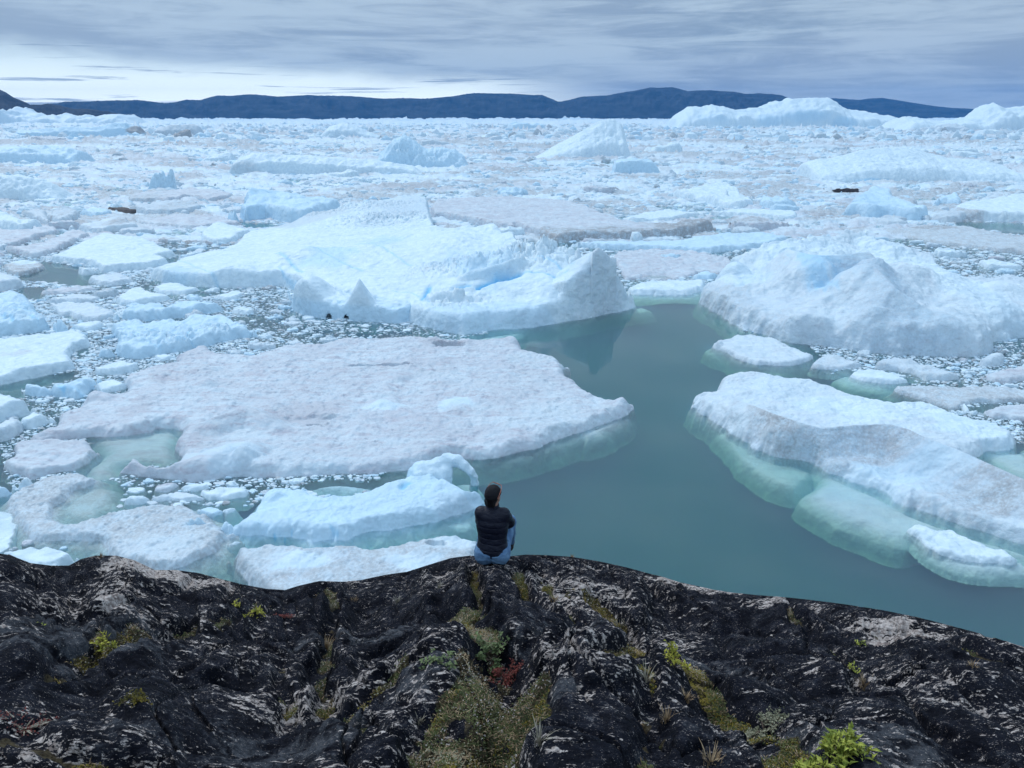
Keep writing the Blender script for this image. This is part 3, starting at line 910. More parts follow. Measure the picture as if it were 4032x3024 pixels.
# --- middle distance
fl('B', [(-210, 300), (-150, 210, 5), (-90, 115, 6), (0, 90, 6.5), (90, 80, 6.5), (200, 90, 6), (330, 130, 4.5), (520, 165, 3), (700, 200, 2), (600, 290), (420, 360), (240, 350), (100, 320), (-60, 350), (-180, 330)], 3.4, 'blue',
   'steep blue-faced iceberg with a curled crest, behind the left of the giant iceberg', cat='iceberg', name='iceberg', lump=.7, tints=[(20, 200, 150, 100, 3, (0, .1, .5), .8)])
fl('C', [(20, 420), (60, 410), (160, 440), (250, 475), (380, 515), (560, 495), (720, 492), (900, 490), (1100, 482), (1300, 478), (1500, 448), (1620, 420), (1760, 410), (1950, 410), (2211, 400), (2330, 395),
         (2330, 340, 1.8), (2211, 345, 1.8), (1950, 360, 2), (1760, 315, 3), (1640, 305, 3.2), (1500, 305, 3.2), (1380, 325, 3), (1250, 350, 2.5), (1050, 345, 2.2), (900, 320, 2), (700, 250, 2), (500, 190, 2), (200, 160, 2), (-200, 150, 2), (-560, 160, 2), (-600, 260, 2), (-500, 330)], 1.9, 'pink',
   'broad pink-grey ice plateau with a dirty brown cliff along its near edge', cat='iceberg', name='iceberg', maxv=80000, lump=.8, foot_slope=2,
   tints=[(1500, 425, 420, 70, .5, (1.7, .3, 0), 1), (850, 480, 560, 40, .3, (1.3, .2, .1), 1), (300, 480, 260, 45, .3, (1.2, .2, .1), 1)])
fl('C', [(380, 530), (560, 505, 1), (750, 495, 1), (1000, 495, 1), (1340, 482, 1.2), (1500, 455, 1.6), (1700, 430, 1.8), (1950, 425, 1.6), (2150, 450, 1.2), (2211, 500), (2050, 545), (1850, 570), (1600, 592), (1400, 588), (1150, 575), (900, 568), (700, 560)], 1.0, 'blue',
   'pale blue ice ramp lying against the foot of the brown cliff', lump=.5)
fl('C', [(963, 487), (962, 450, 1.6), (985, 426, 2.2), (1015, 421, 2.3), (1045, 440, 1.8), (1050, 485), (1005, 492)], 1.8, 'clean', 'lone round white ice boulder in front of the brown cliff', cat='ice block', name='ice_block', lump=.3)
fl('C', [(900, 345), (980, 300), (1080, 268), (1250, 250), (1450, 262), (1600, 268), (1800, 240), (2000, 248), (2250, 255), (2250, 330), (1900, 312), (1500, 300), (1280, 345), (1000, 355)], 1.0, 'clean',
   'clean white ice bank along the top of the brown cliff', lump=.8)
fl('C', [(1290, 160), (1330, 110, 2), (1370, 65, 3), (1440, 90, 2.5), (1520, 52, 3), (1620, 40, 3), (1720, 32, 3), (1790, 65, 2.5), (1850, 120, 2), (1930, 190, 1), (1920, 235), (1800, 250), (1680, 240), (1560, 205), (1470, 190), (1380, 180)], 2.4, 'clean',
   'jumbled white iceberg topped with a thin upright ice pillar', cat='iceberg', name='iceberg', lump=1.2, rough=1.8, cones=[(1715, 92, 3.8, 1.5, 3), (1650, 140, 2.6, 1.8, 2)])
fl('C', [(1950, 235), (1960, 180, 2), (2010, 140, 2.8), (2070, 160, 2.5), (2110, 125, 3.2), (2180, 160, 2.6), (2280, 180, 2), (2280, 240), (2120, 250)], 2.2, 'blue',
   'pair of angular blue ice blocks right of the pillar iceberg', lump=1.3, rough=1.6, cat='iceberg', name='iceberg')
fl('D', [(770, 300), (800, 220, 3), (860, 150, 4), (905, 90, 5.5), (1000, 55, 6), (1100, 60, 6), (1190, 75, 5.5), (1215, 140, 4), (1280, 130, 4), (1360, 180, 3), (1400, 240, 2), (1460, 325), (1350, 340), (1150, 322), (980, 318), (860, 300)], 3.4, 'blue',
   'steep craggy blue-white iceberg beside the black boulder ice', cat='iceberg', name='iceberg', lump=1.1, rough=1.6, tints=[(960, 190, 130, 60, 3, (.1, .1, .5), .8), (1350, 230, 60, 40, 2, (1, .3, 0), .8)])
fl('D', [(1400, 330), (1480, 280, 2), (1640, 250, 2), (1760, 250, 2), (1790, 330), (1700, 350), (1560, 352)], 1.6, 'grey', 'dirty grey-white ice ridge left of the dark water at the right edge', lump=1.2, rough=1.5)
fl('D', [(1495, 205), (1580, 140, 2), (1690, 100, 3.5), (1725, 170, 2), (1660, 222), (1560, 215)], 2, 'blue', 'leaning pale blue ice slab, right of the craggy iceberg')
fl('D', [(1650, 330), (1650, 215, 2.2), (1760, 180, 3), (1900, 170, 3), (2040, 150, 3.5), (2120, 122, 4), (2380, 118, 4), (2380, 352), (2200, 355), (2000, 348), (1850, 345)], 2.4, 'clean',
   'broad white iceberg behind the dark water at the right edge', cat='iceberg', name='iceberg', lump=.6, tints=[(1780, 310, 90, 30, .8, (1, .3, 0), .9)])
fl('D', [(1080, 420), (1200, 395), (1350, 385), (1500, 372), (1700, 380), (1850, 400), (1990, 432), (2211, 458), (2380, 480), (2380, 620), (2211, 605), (2000, 585), (1750, 552), (1500, 520), (1350, 492), (1200, 450)], .8, 'beige',
   'flat brown-pink floe in front of the dark water at the right edge', lump=1.0, rough=1.5, tints=[(1400, 380, 220, 28, .8, (1.3, .4, 0), 1)])
fl('D', [(605, 100), (660, 80, 1.4), (735, 84, 1.4), (760, 82, 1.5), (905, 76, 1.9), (912, 128), (800, 122), (700, 116)], 1.3, 'dirty', 'black boulder-like block of debris-laden ice', cat='ice block', name='ice_block', mat=simple('black_debris', (0.022, 0.024, 0.034), .8, 1.5, .5, .5, bdist=.2), lump=.7)
fl('D', [(1000, 340), (1050, 305, 1), (1150, 320, 1), (1180, 290, 1.5), (1280, 330, 1), (1290, 378), (1130, 380)], 1.0, 'speck', 'small broken white ice heap below the craggy iceberg', lump=1.4, rough=1.5)
fl('C', [(830, 610), (900, 575), (1100, 560), (1290, 530), (1480, 580), (1720, 625), (1760, 690), (1690, 760), (1560, 745), (1400, 790), (1200, 808), (1000, 800), (925, 810), (880, 720), (840, 660)], .35, 'pink',
   'flat pinkish pack of crushed floes between the grey fin and the hill-like iceberg', lump=1.6, rough=2.2, pits=[(1180, 775, 130, 18, -.12)])
fl('C', [(1180, 635), (1200, 590, 1), (1280, 585, 1), (1400, 600, .8), (1440, 625), (1300, 640)], .8, 'blue', 'small blue ice lump on the pinkish pack', cat='ice block', name='ice_block')
fl('C', [(1420, 795), (1460, 755, .8), (1540, 735, .9), (1650, 750, .7), (1670, 780), (1580, 805)], .7, 'blue', 'smooth pale blue floe touching the left foot of the hill-like iceberg')
fl('C', [(928, 895), (960, 858), (1010, 832), (1090, 815), (1180, 812), (1300, 798), (1400, 805), (1490, 800), (1570, 815), (1560, 850), (1530, 885), (1430, 922), (1250, 925), (1100, 920), (980, 915)], .7, 'clean',
   'flat white floe at the head of the open water, between the two big icebergs', lump=.6, rough=1.4, foot_slope=.6)

# --- the hill-like iceberg on the right
fl('S', [(2772, 1135, .9), (2758, 1160, .3), (2758, 1192), (2795, 1215), (2850, 1252), (2925, 1292), (3000, 1316), (3060, 1338), (3126, 1350), (3276, 1362), (3426, 1392), (3626, 1402), (3800, 1405), (3875, 1395), (3916, 1350), (4032, 1335), (4180, 1330),
         (4180, 1060, 3.5), (4032, 1083, 3.6), (3950, 1085, 3.4), (3876, 1108, 2.6), (3790, 1092, 3.0), (3746, 1060, 3.8), (3676, 990, 5.4), (3601, 945, 6.6), (3476, 915, 7.6), (3426, 882, 8.2), (3301, 893, 8), (3176, 918, 7.4), (3110, 938, 7), (3026, 940, 6.8),
         (2926, 975, 5.6), (2850, 1020, 4.2), (2890, 1032, 4.2), (2845, 1060, 3.2), (2825, 1100, 2.0), (2800, 1118, 1.5)], 1.3, 'pale',
   'massive hill-like iceberg with pitted grey flanks, right of the open water',
   pts_in=[(3200, 1010, 7.0), (3420, 1030, 7.6), (3190, 1175, 2.0), (3190, 1150, 2.2), (3000, 1110, 4.2), (2900, 1075, 3.6), (3200, 1250, 3.0), (3550, 1260, 3.6), (3800, 1250, 3.4), (3950, 1180, 4.0), (3600, 1060, 6), (3000, 1220, 2.2), (3450, 1180, 5.4), (3300, 1150, 4.0), (3150, 1290, 1.7), (3500, 1340, 1.7), (3750, 1150, 4.4), (2950, 1180, 2.4)],
   cones=[(2900, 1030, 4.9, 5.0, 1.6), (3190, 1235, 3.4, 4.6, 2.2), (3430, 1035, 8.2, 9, 1.5), (3205, 1005, 7.8, 7, 1.6), (3080, 1160, 3.4, 4, 1.6), (3950, 1105, 4.8, 7, 1.8), (3700, 1230, 4.2, 6, 2)],
   ridges=[([(2800, 1140, 2.2), (2900, 1180, 2.6), (3000, 1165, 3.0), (3110, 1195, 3.0), (3190, 1215, 3.2)], 3.5, 4.5, 1.5), ([(3430, 1035, 8.2), (3330, 1120, 5.6), (3250, 1195, 3.6)], 6, 6, 1.3), ([(3430, 1035, 8.2), (3520, 1130, 6.4), (3640, 1210, 4.6)], 6, 6, 1.3), ([(3100, 980, 7.4), (3200, 1005, 7.8), (3300, 1005, 7.6), (3420, 990, 8)], 6, 6, 1.3)],
   veins=[([(3350, 965, 7.4), (3290, 975, 7.4)], .15, .3)],
   tints=[(3190, 1080, 90, 60, 4, (.1, .2, .75), .9), (3190, 1160, 50, 40, 3, (0, .1, .7), .85), (3470, 1120, 110, 80, 5.6, (.35, .45, .45), .9), (2850, 1200, 90, 50, 1, (.6, .15, .1), .8), (3600, 1270, 260, 50, 3, (.45, .25, .3), .7), (3050, 1290, 100, 30, 1, (.6, .2, .1), .7),
          (3350, 960, 90, 18, 7, (.6, .3, 0), .8), (3650, 1040, 180, 90, 5, (0, 0, 0), .95), (3150, 950, 250, 50, 6.5, (0, 0, 0), .9), (2900, 1060, 90, 50, 3.6, (0, 0, .05), .9), (3860, 1300, 120, 40, 1.8, (.4, .2, .2), .8), (3960, 1180, 120, 60, 4, (.1, .2, .2), .8)],
   ew=1.3, maxv=230000, res=1.0, cat='iceberg', name='iceberg', lump=1.0, rough=1.2, foot_slope=2.4, mound=2.0,
   shelf=[([(2745, 1175), (2765, 1215), (2850, 1272), (2930, 1300), (2960, 1322), (2900, 1318), (2790, 1262), (2735, 1205)], 1.4)])
fl('S', [(2806, 1368), (2815, 1345), (2840, 1332), (2870, 1330), (2900, 1319), (2975, 1316), (3040, 1328), (3090, 1345), (3126, 1362), (3180, 1385), (3203, 1402), (3190, 1418), (3140, 1436), (3076, 1441), (3000, 1438), (2926, 1424), (2860, 1390)], .5, 'pale',
   'oval white floe with pale green underwater edge, beside the hill-like iceberg', shelf=[([(2780, 1370), (2815, 1350), (2900, 1400), (3100, 1425), (3220, 1405), (3190, 1432), (3080, 1458), (2960, 1445), (2860, 1405)], .4)], lump=.7, rough=1.5,
   cones=[(2832, 1340, .95, .9, 1.6)])
fl('D', [(828, 1560), (850, 1530), (900, 1512), (1000, 1506), (1100, 1515), (1170, 1533), (1240, 1560), (1310, 1590), (1285, 1615), (1150, 1625), (960, 1602), (870, 1580)], .4, 'clean',
   'small bright white floe with a green submerged rim, behind the long tilted iceberg', shelf=[([(705, 1560), (800, 1530), (860, 1530), (900, 1580), (1200, 1610), (1345, 1590), (1320, 1640), (1120, 1662), (860, 1625)], .35)], lump=.5)
fl('D', [(985, 1495), (1030, 1455), (1080, 1430), (1130, 1415), (1185, 1402), (1250, 1412), (1330, 1415), (1400, 1450), (1450, 1470), (1560, 1490), (1660, 1520), (1770, 1562), (1740, 1592), (1560, 1605), (1420, 1590), (1330, 1545), (1160, 1520), (1060, 1505)], .6, 'speck',
   'low broken white floe in brash ice below the hill-like iceberg', lump=1.3, rough=2)
fl('D', [(540, 1495), (580, 1430), (620, 1400), (720, 1395), (860, 1440), (940, 1480), (880, 1502), (760, 1512), (620, 1512)], .45, 'speck', 'small speckled floe between the oval floe and the bright white one', lump=1.1, rough=1.6)
fl('D', [(1858, 1475), (1880, 1405), (1950, 1385), (2020, 1372), (2062, 1420), (2045, 1475), (1950, 1485)], .8, 'pale', 'lumpy white ice block off the lower right flank of the hill-like iceberg', lump=1.2, cat='ice block', name='ice_block')
fl('D', [(1895, 1582), (1940, 1535), (2060, 1500), (2211, 1480), (2330, 1480), (2330, 1600), (2211, 1602), (2040, 1622)], .45, 'pink', 'pinkish ribbed floe at the right edge, above the tan floe', lump=1.0, rough=1.6)
fl('G', [(1185, 130), (1240, 95), (1310, 88), (1500, 92), (1700, 95), (1900, 84), (2080, 100), (2211, 122), (2400, 150), (2400, 250), (2211, 232), (1990, 240), (1850, 232), (1750, 255), (1650, 292), (1500, 245), (1340, 192), (1240, 165)], .4, 'beige',
   'flat tan-pink floe, behind the long tilted iceberg', lump=.9, rough=1.7, shelf=[([(1120, 140), (1260, 100), (1340, 180), (1650, 300), (1800, 300), (2000, 260), (1990, 330), (1750, 330), (1500, 280), (1200, 180)], .45)])
fl('G', [(1905, 312), (1950, 270), (2010, 250), (2150, 242), (2400, 260), (2400, 390), (2211, 378), (2080, 362), (1960, 350)], .45, 'pink', 'rounded pink floe at the right edge, in front of the tan floe', lump=.6)
fl('G', [(1700, 255), (1715, 230, .6), (1745, 224, .6), (1775, 262), (1800, 285), (1850, 296), (1845, 310), (1780, 312), (1730, 292)], .45, 'clean', 'tiny white hooked ice scrap by the tan floe', lump=.8)

# --- long tilted iceberg, right foreground
fl('S', [(2732, 1572), (2745, 1562, .3), (2775, 1550, .4), (2818, 1535, .8), (2826, 1500, 1.2), (2848, 1474, 1.5), (2885, 1450, 1.6), (2950, 1445, 1.6), (3001, 1446, 1.6), (3101, 1475, 1.6), (3200, 1488, 1.6), (3271, 1505, 1.6), (3351, 1542, 1.5), (3400, 1556, 1.5), (3456, 1560, 1.6),
         (3540, 1560, 1.6), (3601, 1566, 1.5), (3700, 1593, 1.3), (3776, 1620, 1.2), (3850, 1636, 1.1), (3926, 1656, 1.0), (3990, 1688, .9), (4018, 1712, .7), (4015, 1740, .3), (3991, 1772, .15), (3920, 1770, .2), (3850, 1772, .4), (3806, 1775, 1.2),
         (3876, 1808, 1.4), (3956, 1842, 1.3), (4032, 1870, 1.3), (4200, 1950, 1.3), (4200, 2215), (4032, 2152), (3947, 2122), (3850, 2095), (3754, 2064), (3680, 2038), (3609, 2016), (3530, 1970), (3465, 1938), (3350, 1892), (3252, 1861), (3175, 1823), (3100, 1802),
         (3002, 1784), (2925, 1726), (2876, 1690), (2800, 1650), (2751, 1620)], 1.1, 'pale',
   'long tilted iceberg with clean white back and pitted grey ridge over green submerged ice',
   pts_in=[(3050, 1530, 1.5), (3250, 1580, 1.45), (3500, 1620, 1.4), (3700, 1680, 1.2), (3900, 1730, .8), (2900, 1530, 1.5), (3000, 1720, .5), (3200, 1795, .5), (3500, 1890, .45), (3800, 2015, .5), (4000, 2090, .5)],
   ridges=[([(2870, 1560, 1.9), (2976, 1600, 2.4), (3066, 1635, 2.8), (3151, 1662, 2.7), (3236, 1685, 2.5), (3370, 1672, 2.7), (3506, 1668, 2.9), (3580, 1690, 2.9), (3651, 1725, 2.9), (3776, 1770, 2.9), (3926, 1838, 2.8), (4032, 1885, 2.8), (4200, 1960, 2.8)], 1.8, 2.9, 1.0)],
   tints=[(3080, 1680, 130, 55, 1.6, (1.0, .3, .05), .9), (3450, 1740, 330, 70, 1.8, (.8, .6, .25), .95), (3850, 1900, 260, 90, 1.6, (.75, .5, .2), .95), (3300, 1740, 190, 60, 1.5, (.65, .4, .3), .9), (3950, 2000, 150, 50, 1, (.8, .3, .05), .8), (3600, 1830, 250, 40, 1.2, (.3, .3, .45), .8),  # dirt on the ridge, plus grey shade of its near slope painted in
          (3100, 1520, 160, 45, 1.5, (.1, .1, 0), .9), (3500, 1600, 400, 45, 1.5, (0, 0, 0), .95), (3850, 1690, 160, 60, 1, (0, 0, .05), .95), (3500, 1900, 500, 60, .6, (.05, .05, .25), .6)],
   shelf=[([(2735, 1580), (2800, 1640), (2900, 1700), (3020, 1790), (3175, 1830), (3260, 1870), (3230, 1885), (3160, 1945), (3040, 1920), (2960, 1880), (2886, 1820), (2800, 1725), (2745, 1630)], .95),
          ([(3100, 1810), (3230, 1850), (3465, 1940), (3609, 2016), (3760, 2070), (4032, 2155), (4200, 2220), (4200, 2260), (4032, 2205), (3880, 2165), (3740, 2120), (3640, 2110), (3560, 2126), (3465, 2105), (3300, 2048), (3150, 1950), (3200, 1905), (3235, 1868)], .38),
          ([(3806, 1770), (3991, 1765), (4060, 1740), (4100, 1900), (4000, 1870), (3900, 1815)], .35)],
   ew=1.0, maxv=230000, res=1.15, cat='iceberg', name='iceberg', lump=.55, rough=1.6, foot_slope=4, mound=1.0)
fl('M', [(1105, 1340), (1118, 1318), (1150, 1303), (1190, 1312), (1230, 1328), (1280, 1325), (1340, 1352), (1420, 1388), (1500, 1412), (1550, 1440), (1568, 1462), (1540, 1480), (1480, 1468), (1400, 1472), (1330, 1458), (1260, 1440), (1200, 1410), (1150, 1370)], .3, 'clean',
   'small bright snow-white floe drifting by itself at the lower right', shelf=[([(1112, 1345), (1150, 1330), (1500, 1440), (1580, 1445), (1620, 1500), (1480, 1500), (1330, 1492), (1240, 1455), (1165, 1395)], .22)], foot_slope=6, lump=.6, rough=2.4)

# --- left: between the giant iceberg and the left edge
fl('A', [(350, 645), (430, 600), (520, 560), (600, 520), (700, 480), (790, 437), (850, 434), (1000, 448), (1100, 462), (1180, 490), (1290, 540), (1410, 575), (1385, 620), (1250, 650), (1340, 678), (1250, 705), (1100, 728), (900, 745), (700, 755), (630, 742), (640, 715), (800, 692), (680, 690), (560, 680), (440, 665)], 1.2, 'clean',
   'smooth white dome-shaped floe behind the left pool of open water', pts_in=[(850, 470, 2.0), (1000, 520, 1.7)], lump=.35, rough=.8, cat='iceberg', name='iceberg')
fl('A', [(20, 705), (45, 680), (80, 655), (180, 646), (300, 652), (340, 680), (350, 710), (270, 750), (150, 772), (50, 745)], .6, 'dirty', 'little white-topped floe with a brown gritty underside, left of the open pool', tints=[(190, 665, 160, 22, .6, (0, 0, 0), 1)], rough=1.6)
fl('A', [(-60, 690), (0, 700), (50, 740), (110, 765), (160, 792), (172, 868), (80, 885), (-60, 890)], 1.5, 'pale', 'white ice hump cut by the left edge, just below the open pool', lump=.9)
fl('A', [(-80, 890), (0, 885), (90, 880), (160, 890), (210, 930), (270, 990), (290, 1035), (350, 1060), (430, 1110), (525, 1165), (470, 1185), (400, 1200), (300, 1220), (200, 1235), (90, 1243), (-80, 1240)], 1.9, 'blue',
   'rugged iceberg with deep blue hollows at the left edge', pts_in=[(100, 910, 2.6), (150, 1000, 2.4), (250, 1080, 2), (60, 1180, 1.2)], lump=1.0, rough=2, cat='iceberg', name='iceberg', rubble=[(120, 1090, 1.5, 6, 3, .9)],
   veins=[([(40, 1120, 1.2), (50, 1150, 1)], .35, .9), ([(230, 1110, 1.3), (300, 1135, 1.1)], .3, 1.0), ([(100, 1140, 1), (110, 1160, 1)], .25, 1.0)], tints=[(200, 1060, 120, 20, 1.6, (0, 0, .5), .8)])  # veins and tint paint blue shadow into the hollows
fl('A', [(-80, 1260), (60, 1255), (200, 1235), (330, 1218), (450, 1205), (560, 1195), (640, 1200), (690, 1240), (715, 1280), (750, 1302), (720, 1330), (650, 1350), (590, 1370), (565, 1410), (575, 1460), (600, 1500), (500, 1530), (400, 1550), (300, 1575), (200, 1590), (100, 1615), (0, 1635), (-80, 1645)], 1.0, 'clean',
   'large smooth white floe at the left edge above the dark inlet', shelf=[([(-80, 1600), (200, 1580), (500, 1520), (620, 1500), (600, 1380), (720, 1330), (760, 1320), (680, 1400), (640, 1420), (590, 1520), (300, 1600), (0, 1655), (-80, 1665)], .7)],
   tints=[(130, 1385, 130, 30, .9, (.5, .3, 0), .7)], lump=.6, rough=1.2)
fl('A', [(358, 968), (400, 945), (480, 930), (560, 915), (680, 918), (800, 930), (820, 955), (740, 972), (640, 985), (480, 990), (385, 985)], .55, 'pale', 'ribbed white floe among brash, below the open pool', rough=1.7, lump=1)
fl('A', [(320, 908), (370, 885), (420, 868), (560, 850), (680, 848), (765, 862), (740, 890), (640, 902), (560, 912), (420, 925)], .4, 'pink', 'flat pinkish floe along the lower shore of the open pool', rough=1.7, lump=1)
fl('A', [(888, 975), (910, 940), (950, 905), (1010, 872), (1120, 860), (1200, 898), (1290, 902), (1350, 912), (1370, 950), (1280, 972), (1200, 985), (1120, 1000), (1050, 1010), (970, 1005), (920, 992)], .8, 'clean', 'rounded clean white floe left of the cave end of the giant iceberg', lump=.5)
fl('A', [(1212, 880), (1250, 840), (1300, 830), (1420, 832), (1500, 855), (1565, 885), (1500, 910), (1440, 918), (1340, 920), (1250, 908)], .45, 'clean', 'smooth white slab touching the left foot of the giant iceberg', lump=.5)
fl('A', [(700, 830), (720, 785), (765, 765), (860, 755), (940, 742), (1000, 765), (1055, 790), (1040, 825), (960, 845), (880, 852), (780, 848)], .7, 'pale', 'lumpy floe on the right shore of the open pool', rough=1.6, lump=1.1)
fl('A', [(888, 1105), (915, 1065), (960, 1030), (1040, 1000), (1130, 980), (1230, 975), (1300, 990), (1330, 1015), (1380, 975), (1450, 962), (1520, 968), (1600, 970), (1740, 972), (1800, 1010), (1780, 1040), (1700, 1062), (1580, 1075), (1480, 1100), (1380, 1105), (1300, 1118), (1220, 1115), (1150, 1132), (1080, 1115), (1000, 1120)], 1.2, 'blue',
   'long sculpted blue-white floe with a wavy crest, amid the brash ice', lump=1.1, rough=1.6, veins=[([(1140, 1105, .5), (1200, 1090, .6)], .3, .8)], cones=[(1200, 985, 1.6, 3, 1.6), (1420, 990, 1.5, 3, 1.4)])
fl('A', [(1458, 945), (1480, 912), (1520, 905), (1640, 940), (1600, 962), (1500, 968)], .6, 'blue', 'small blue-white floe behind the sculpted floe', lump=.8)
fl('A', [(1655, 945), (1720, 915), (1790, 900), (1830, 885), (1890, 885), (1905, 932), (1860, 955), (1780, 967)], .55, 'clean', 'pointed white floe just left of the cave end', lump=.8)
fl('A', [(1808, 1062), (1850, 1030), (1905, 1008), (1970, 1020), (2025, 1042), (2000, 1065), (1950, 1078)], .5, 'clean', 'small triangular white floe right of the sculpted floe')
fl('A', [(888, 1205), (895, 1150), (960, 1125), (1080, 1115), (1150, 1135), (1200, 1120), (1330, 1122), (1440, 1128), (1500, 1100), (1560, 1088), (1680, 1078), (1790, 1080), (1860, 1120), (1920, 1150), (2000, 1190), (2012, 1235), (1960, 1262), (1890, 1262), (1800, 1285), (1700, 1300), (1640, 1335), (1560, 1338), (1480, 1365),
         (1400, 1372), (1300, 1390), (1200, 1402), (1120, 1425), (1000, 1425), (900, 1402), (820, 1385), (760, 1368), (840, 1345), (905, 1330), (925, 1290), (905, 1245)], 1.1, 'blue',
   'wide striated blue-white floe of stacked slabs, above the pink floe', lump=1.2, rough=2.2, rubble=[(1300, 1270, 1.1, 8, 3, 1.2), (1650, 1200, 1.1, 7, 3, 1.0), (1000, 1250, 1, 4, 3, .9)],
   veins=[([(930, 1270, .9), (1080, 1250, .9), (1230, 1255, .9)], .2, .7), ([(1300, 1240, 1), (1480, 1270, .9), (1500, 1220, 1)], .2, .7), ([(1160, 1330, .7), (1260, 1340, .7)], .35, .6), ([(1400, 1310, .7), (1560, 1290, .8)], .3, .6)])
fl('A', [(378, 1012), (440, 990), (560, 980), (660, 985), (750, 985), (780, 1010), (860, 1030), (905, 1055), (895, 1095), (840, 1110), (780, 1132), (700, 1125), (620, 1122), (560, 1085), (490, 1095), (440, 1070), (420, 1040)], .5, 'pale',
   'low pinkish-white floe right of the rugged blue iceberg', rough=1.6, shelf=[([(480, 1085), (620, 1070), (640, 1120), (540, 1125)], .3)])
fl('A', [(518, 1192), (560, 1155), (640, 1138), (760, 1125), (820, 1135), (862, 1155), (810, 1180), (760, 1200), (640, 1205)], .6, 'clean', 'white floe between the rugged blue iceberg and the striated floe', lump=1)
fl('A', [(708, 1522), (750, 1490), (820, 1465), (900, 1448), (990, 1440), (1080, 1455), (1155, 1475), (1110, 1500), (1060, 1522), (960, 1548), (860, 1555), (760, 1548)], .6, 'clean', 'smooth white floe at the upper left corner of the pink floe', lump=.4)
fl('A', [(1188, 1405), (1230, 1385), (1300, 1378), (1392, 1398), (1345, 1432), (1260, 1442)], .4, 'clean', 'little white slab above the pink floe, below the striated floe')
fl('A', [(525, 395), (620, 365), (740, 345), (830, 320, 1.8), (930, 292, 2.2), (1000, 312, 1.8), (1040, 350, 1), (1110, 390), (1060, 412), (940, 420), (820, 432), (700, 432), (600, 410)], 1.3, 'pale', 'low white iceberg with a dirty knob, behind the dome-shaped floe', tints=[(920, 335, 110, 30, 1.8, (1.0, .2, .1), .9)])
fl('A', [(633, 300), (640, 258, 1.3), (700, 235, 1.6), (780, 232, 1.6), (860, 245, 1.3), (895, 290), (820, 308), (740, 318)], 1.3, 'blue', 'rounded blue-white block in front of a dark brown ice slab', cat='ice block', name='ice_block')
fl('A', [(838, 250), (900, 228, .9), (980, 225, 1.0), (1060, 245, .7), (1105, 268), (1020, 280), (930, 272)], .8, 'dirty', 'dark brown debris-covered ice slab', mat=simple('brown_debris', (0.085, 0.080, 0.085), .85, 1.5, .5, .45, bdist=.15), cat='ice block', name='ice_block')
fl('A', [(365, 345), (370, 280, 1.8), (430, 250, 2), (500, 212, 2.8), (570, 225, 2.4), (622, 255, 1.6), (610, 340), (520, 380), (440, 385), (400, 365)], 1.8, 'grey', 'craggy grey-white ice block left of the rounded blue-white block', lump=1.3, rough=1.6, tints=[(390, 330, 30, 40, 1, (1, .2, .1), .8)])
fl('A', [(140, 270), (200, 250, 1.5), (350, 240, 1.8), (380, 300, 1), (400, 375), (300, 360), (230, 320)], 1.4, 'grey', 'grey streaked ice face just left of the craggy block', lump=1.2, rough=1.5)
fl('A', [(-60, 390), (-60, 275, 2), (60, 268, 2.2), (130, 300, 1.8), (200, 335, 1.6), (330, 385), (200, 420), (60, 410)], 1.8, 'clean', 'clean white ice hill at the left edge with a shaded blue spur', cones=[(215, 330, 2.2, 2.5, 1.3)])
fl('A', [(-60, 545), (-60, 400), (100, 410), (250, 400), (380, 370), (470, 420), (400, 450), (300, 480), (180, 525), (100, 545)], 1.0, 'pink', 'pink-stained floe at the left edge, below the white hill', rough=1.6)
fl('A', [(30, 565), (150, 540), (300, 510), (420, 470), (520, 420), (620, 405), (710, 440), (660, 480), (560, 530), (470, 570), (360, 615), (240, 630), (150, 610)], .9, 'pink', 'long pinkish floe leaning against the dome-shaped floe', rough=1.5)
fl('A', [(1588, 500), (1590, 420), (1640, 375), (1700, 345), (1790, 350), (1850, 372), (1990, 410), (2080, 400), (2000, 450), (1900, 480), (1850, 512), (1750, 525), (1660, 520)], 1.3, 'clean', 'clean white ice hump at the back left of the giant iceberg', lump=.5)
fl('A', [(1020, 195), (1025, 135, 1.4), (1120, 115, 1.6), (1300, 100), (1500, 88), (1700, 85), (1830, 120), (1820, 165), (1640, 195), (1500, 170), (1330, 200), (1200, 195)], 1.5, 'pink', 'long pinkish iceberg with a dark undercut left end, upper left', tints=[(1150, 170, 140, 20, .6, (.9, .3, .2), .8)])
fl('A', [(890, 225), (1000, 215), (1150, 205), (1300, 180, 1.8), (1430, 165, 2.2), (1530, 180, 2), (1595, 230), (1560, 265), (1400, 290), (1250, 295), (1110, 285)], 1.5, 'grey', 'dirty-flanked ice ridge in front of the long pinkish iceberg', tints=[(1430, 220, 130, 40, 1, (.8, .2, .2), .8)])
fl('A', [(1090, 345), (1200, 310), (1400, 288), (1650, 292), (1800, 320), (1905, 350), (1880, 380), (1700, 385), (1500, 398), (1300, 390), (1150, 380)], .8, 'pink', 'flat pinkish floe left of the blue-faced iceberg', rough=1.6, lump=1.2)
fl('A', [(0, 140), (0, 40, 2.5), (150, 20, 3), (330, 40, 2), (480, 100), (560, 135), (400, 150), (240, 148)], 2.0, 'clean', 'white ice slope at the left edge, directly above the row of stained floes')

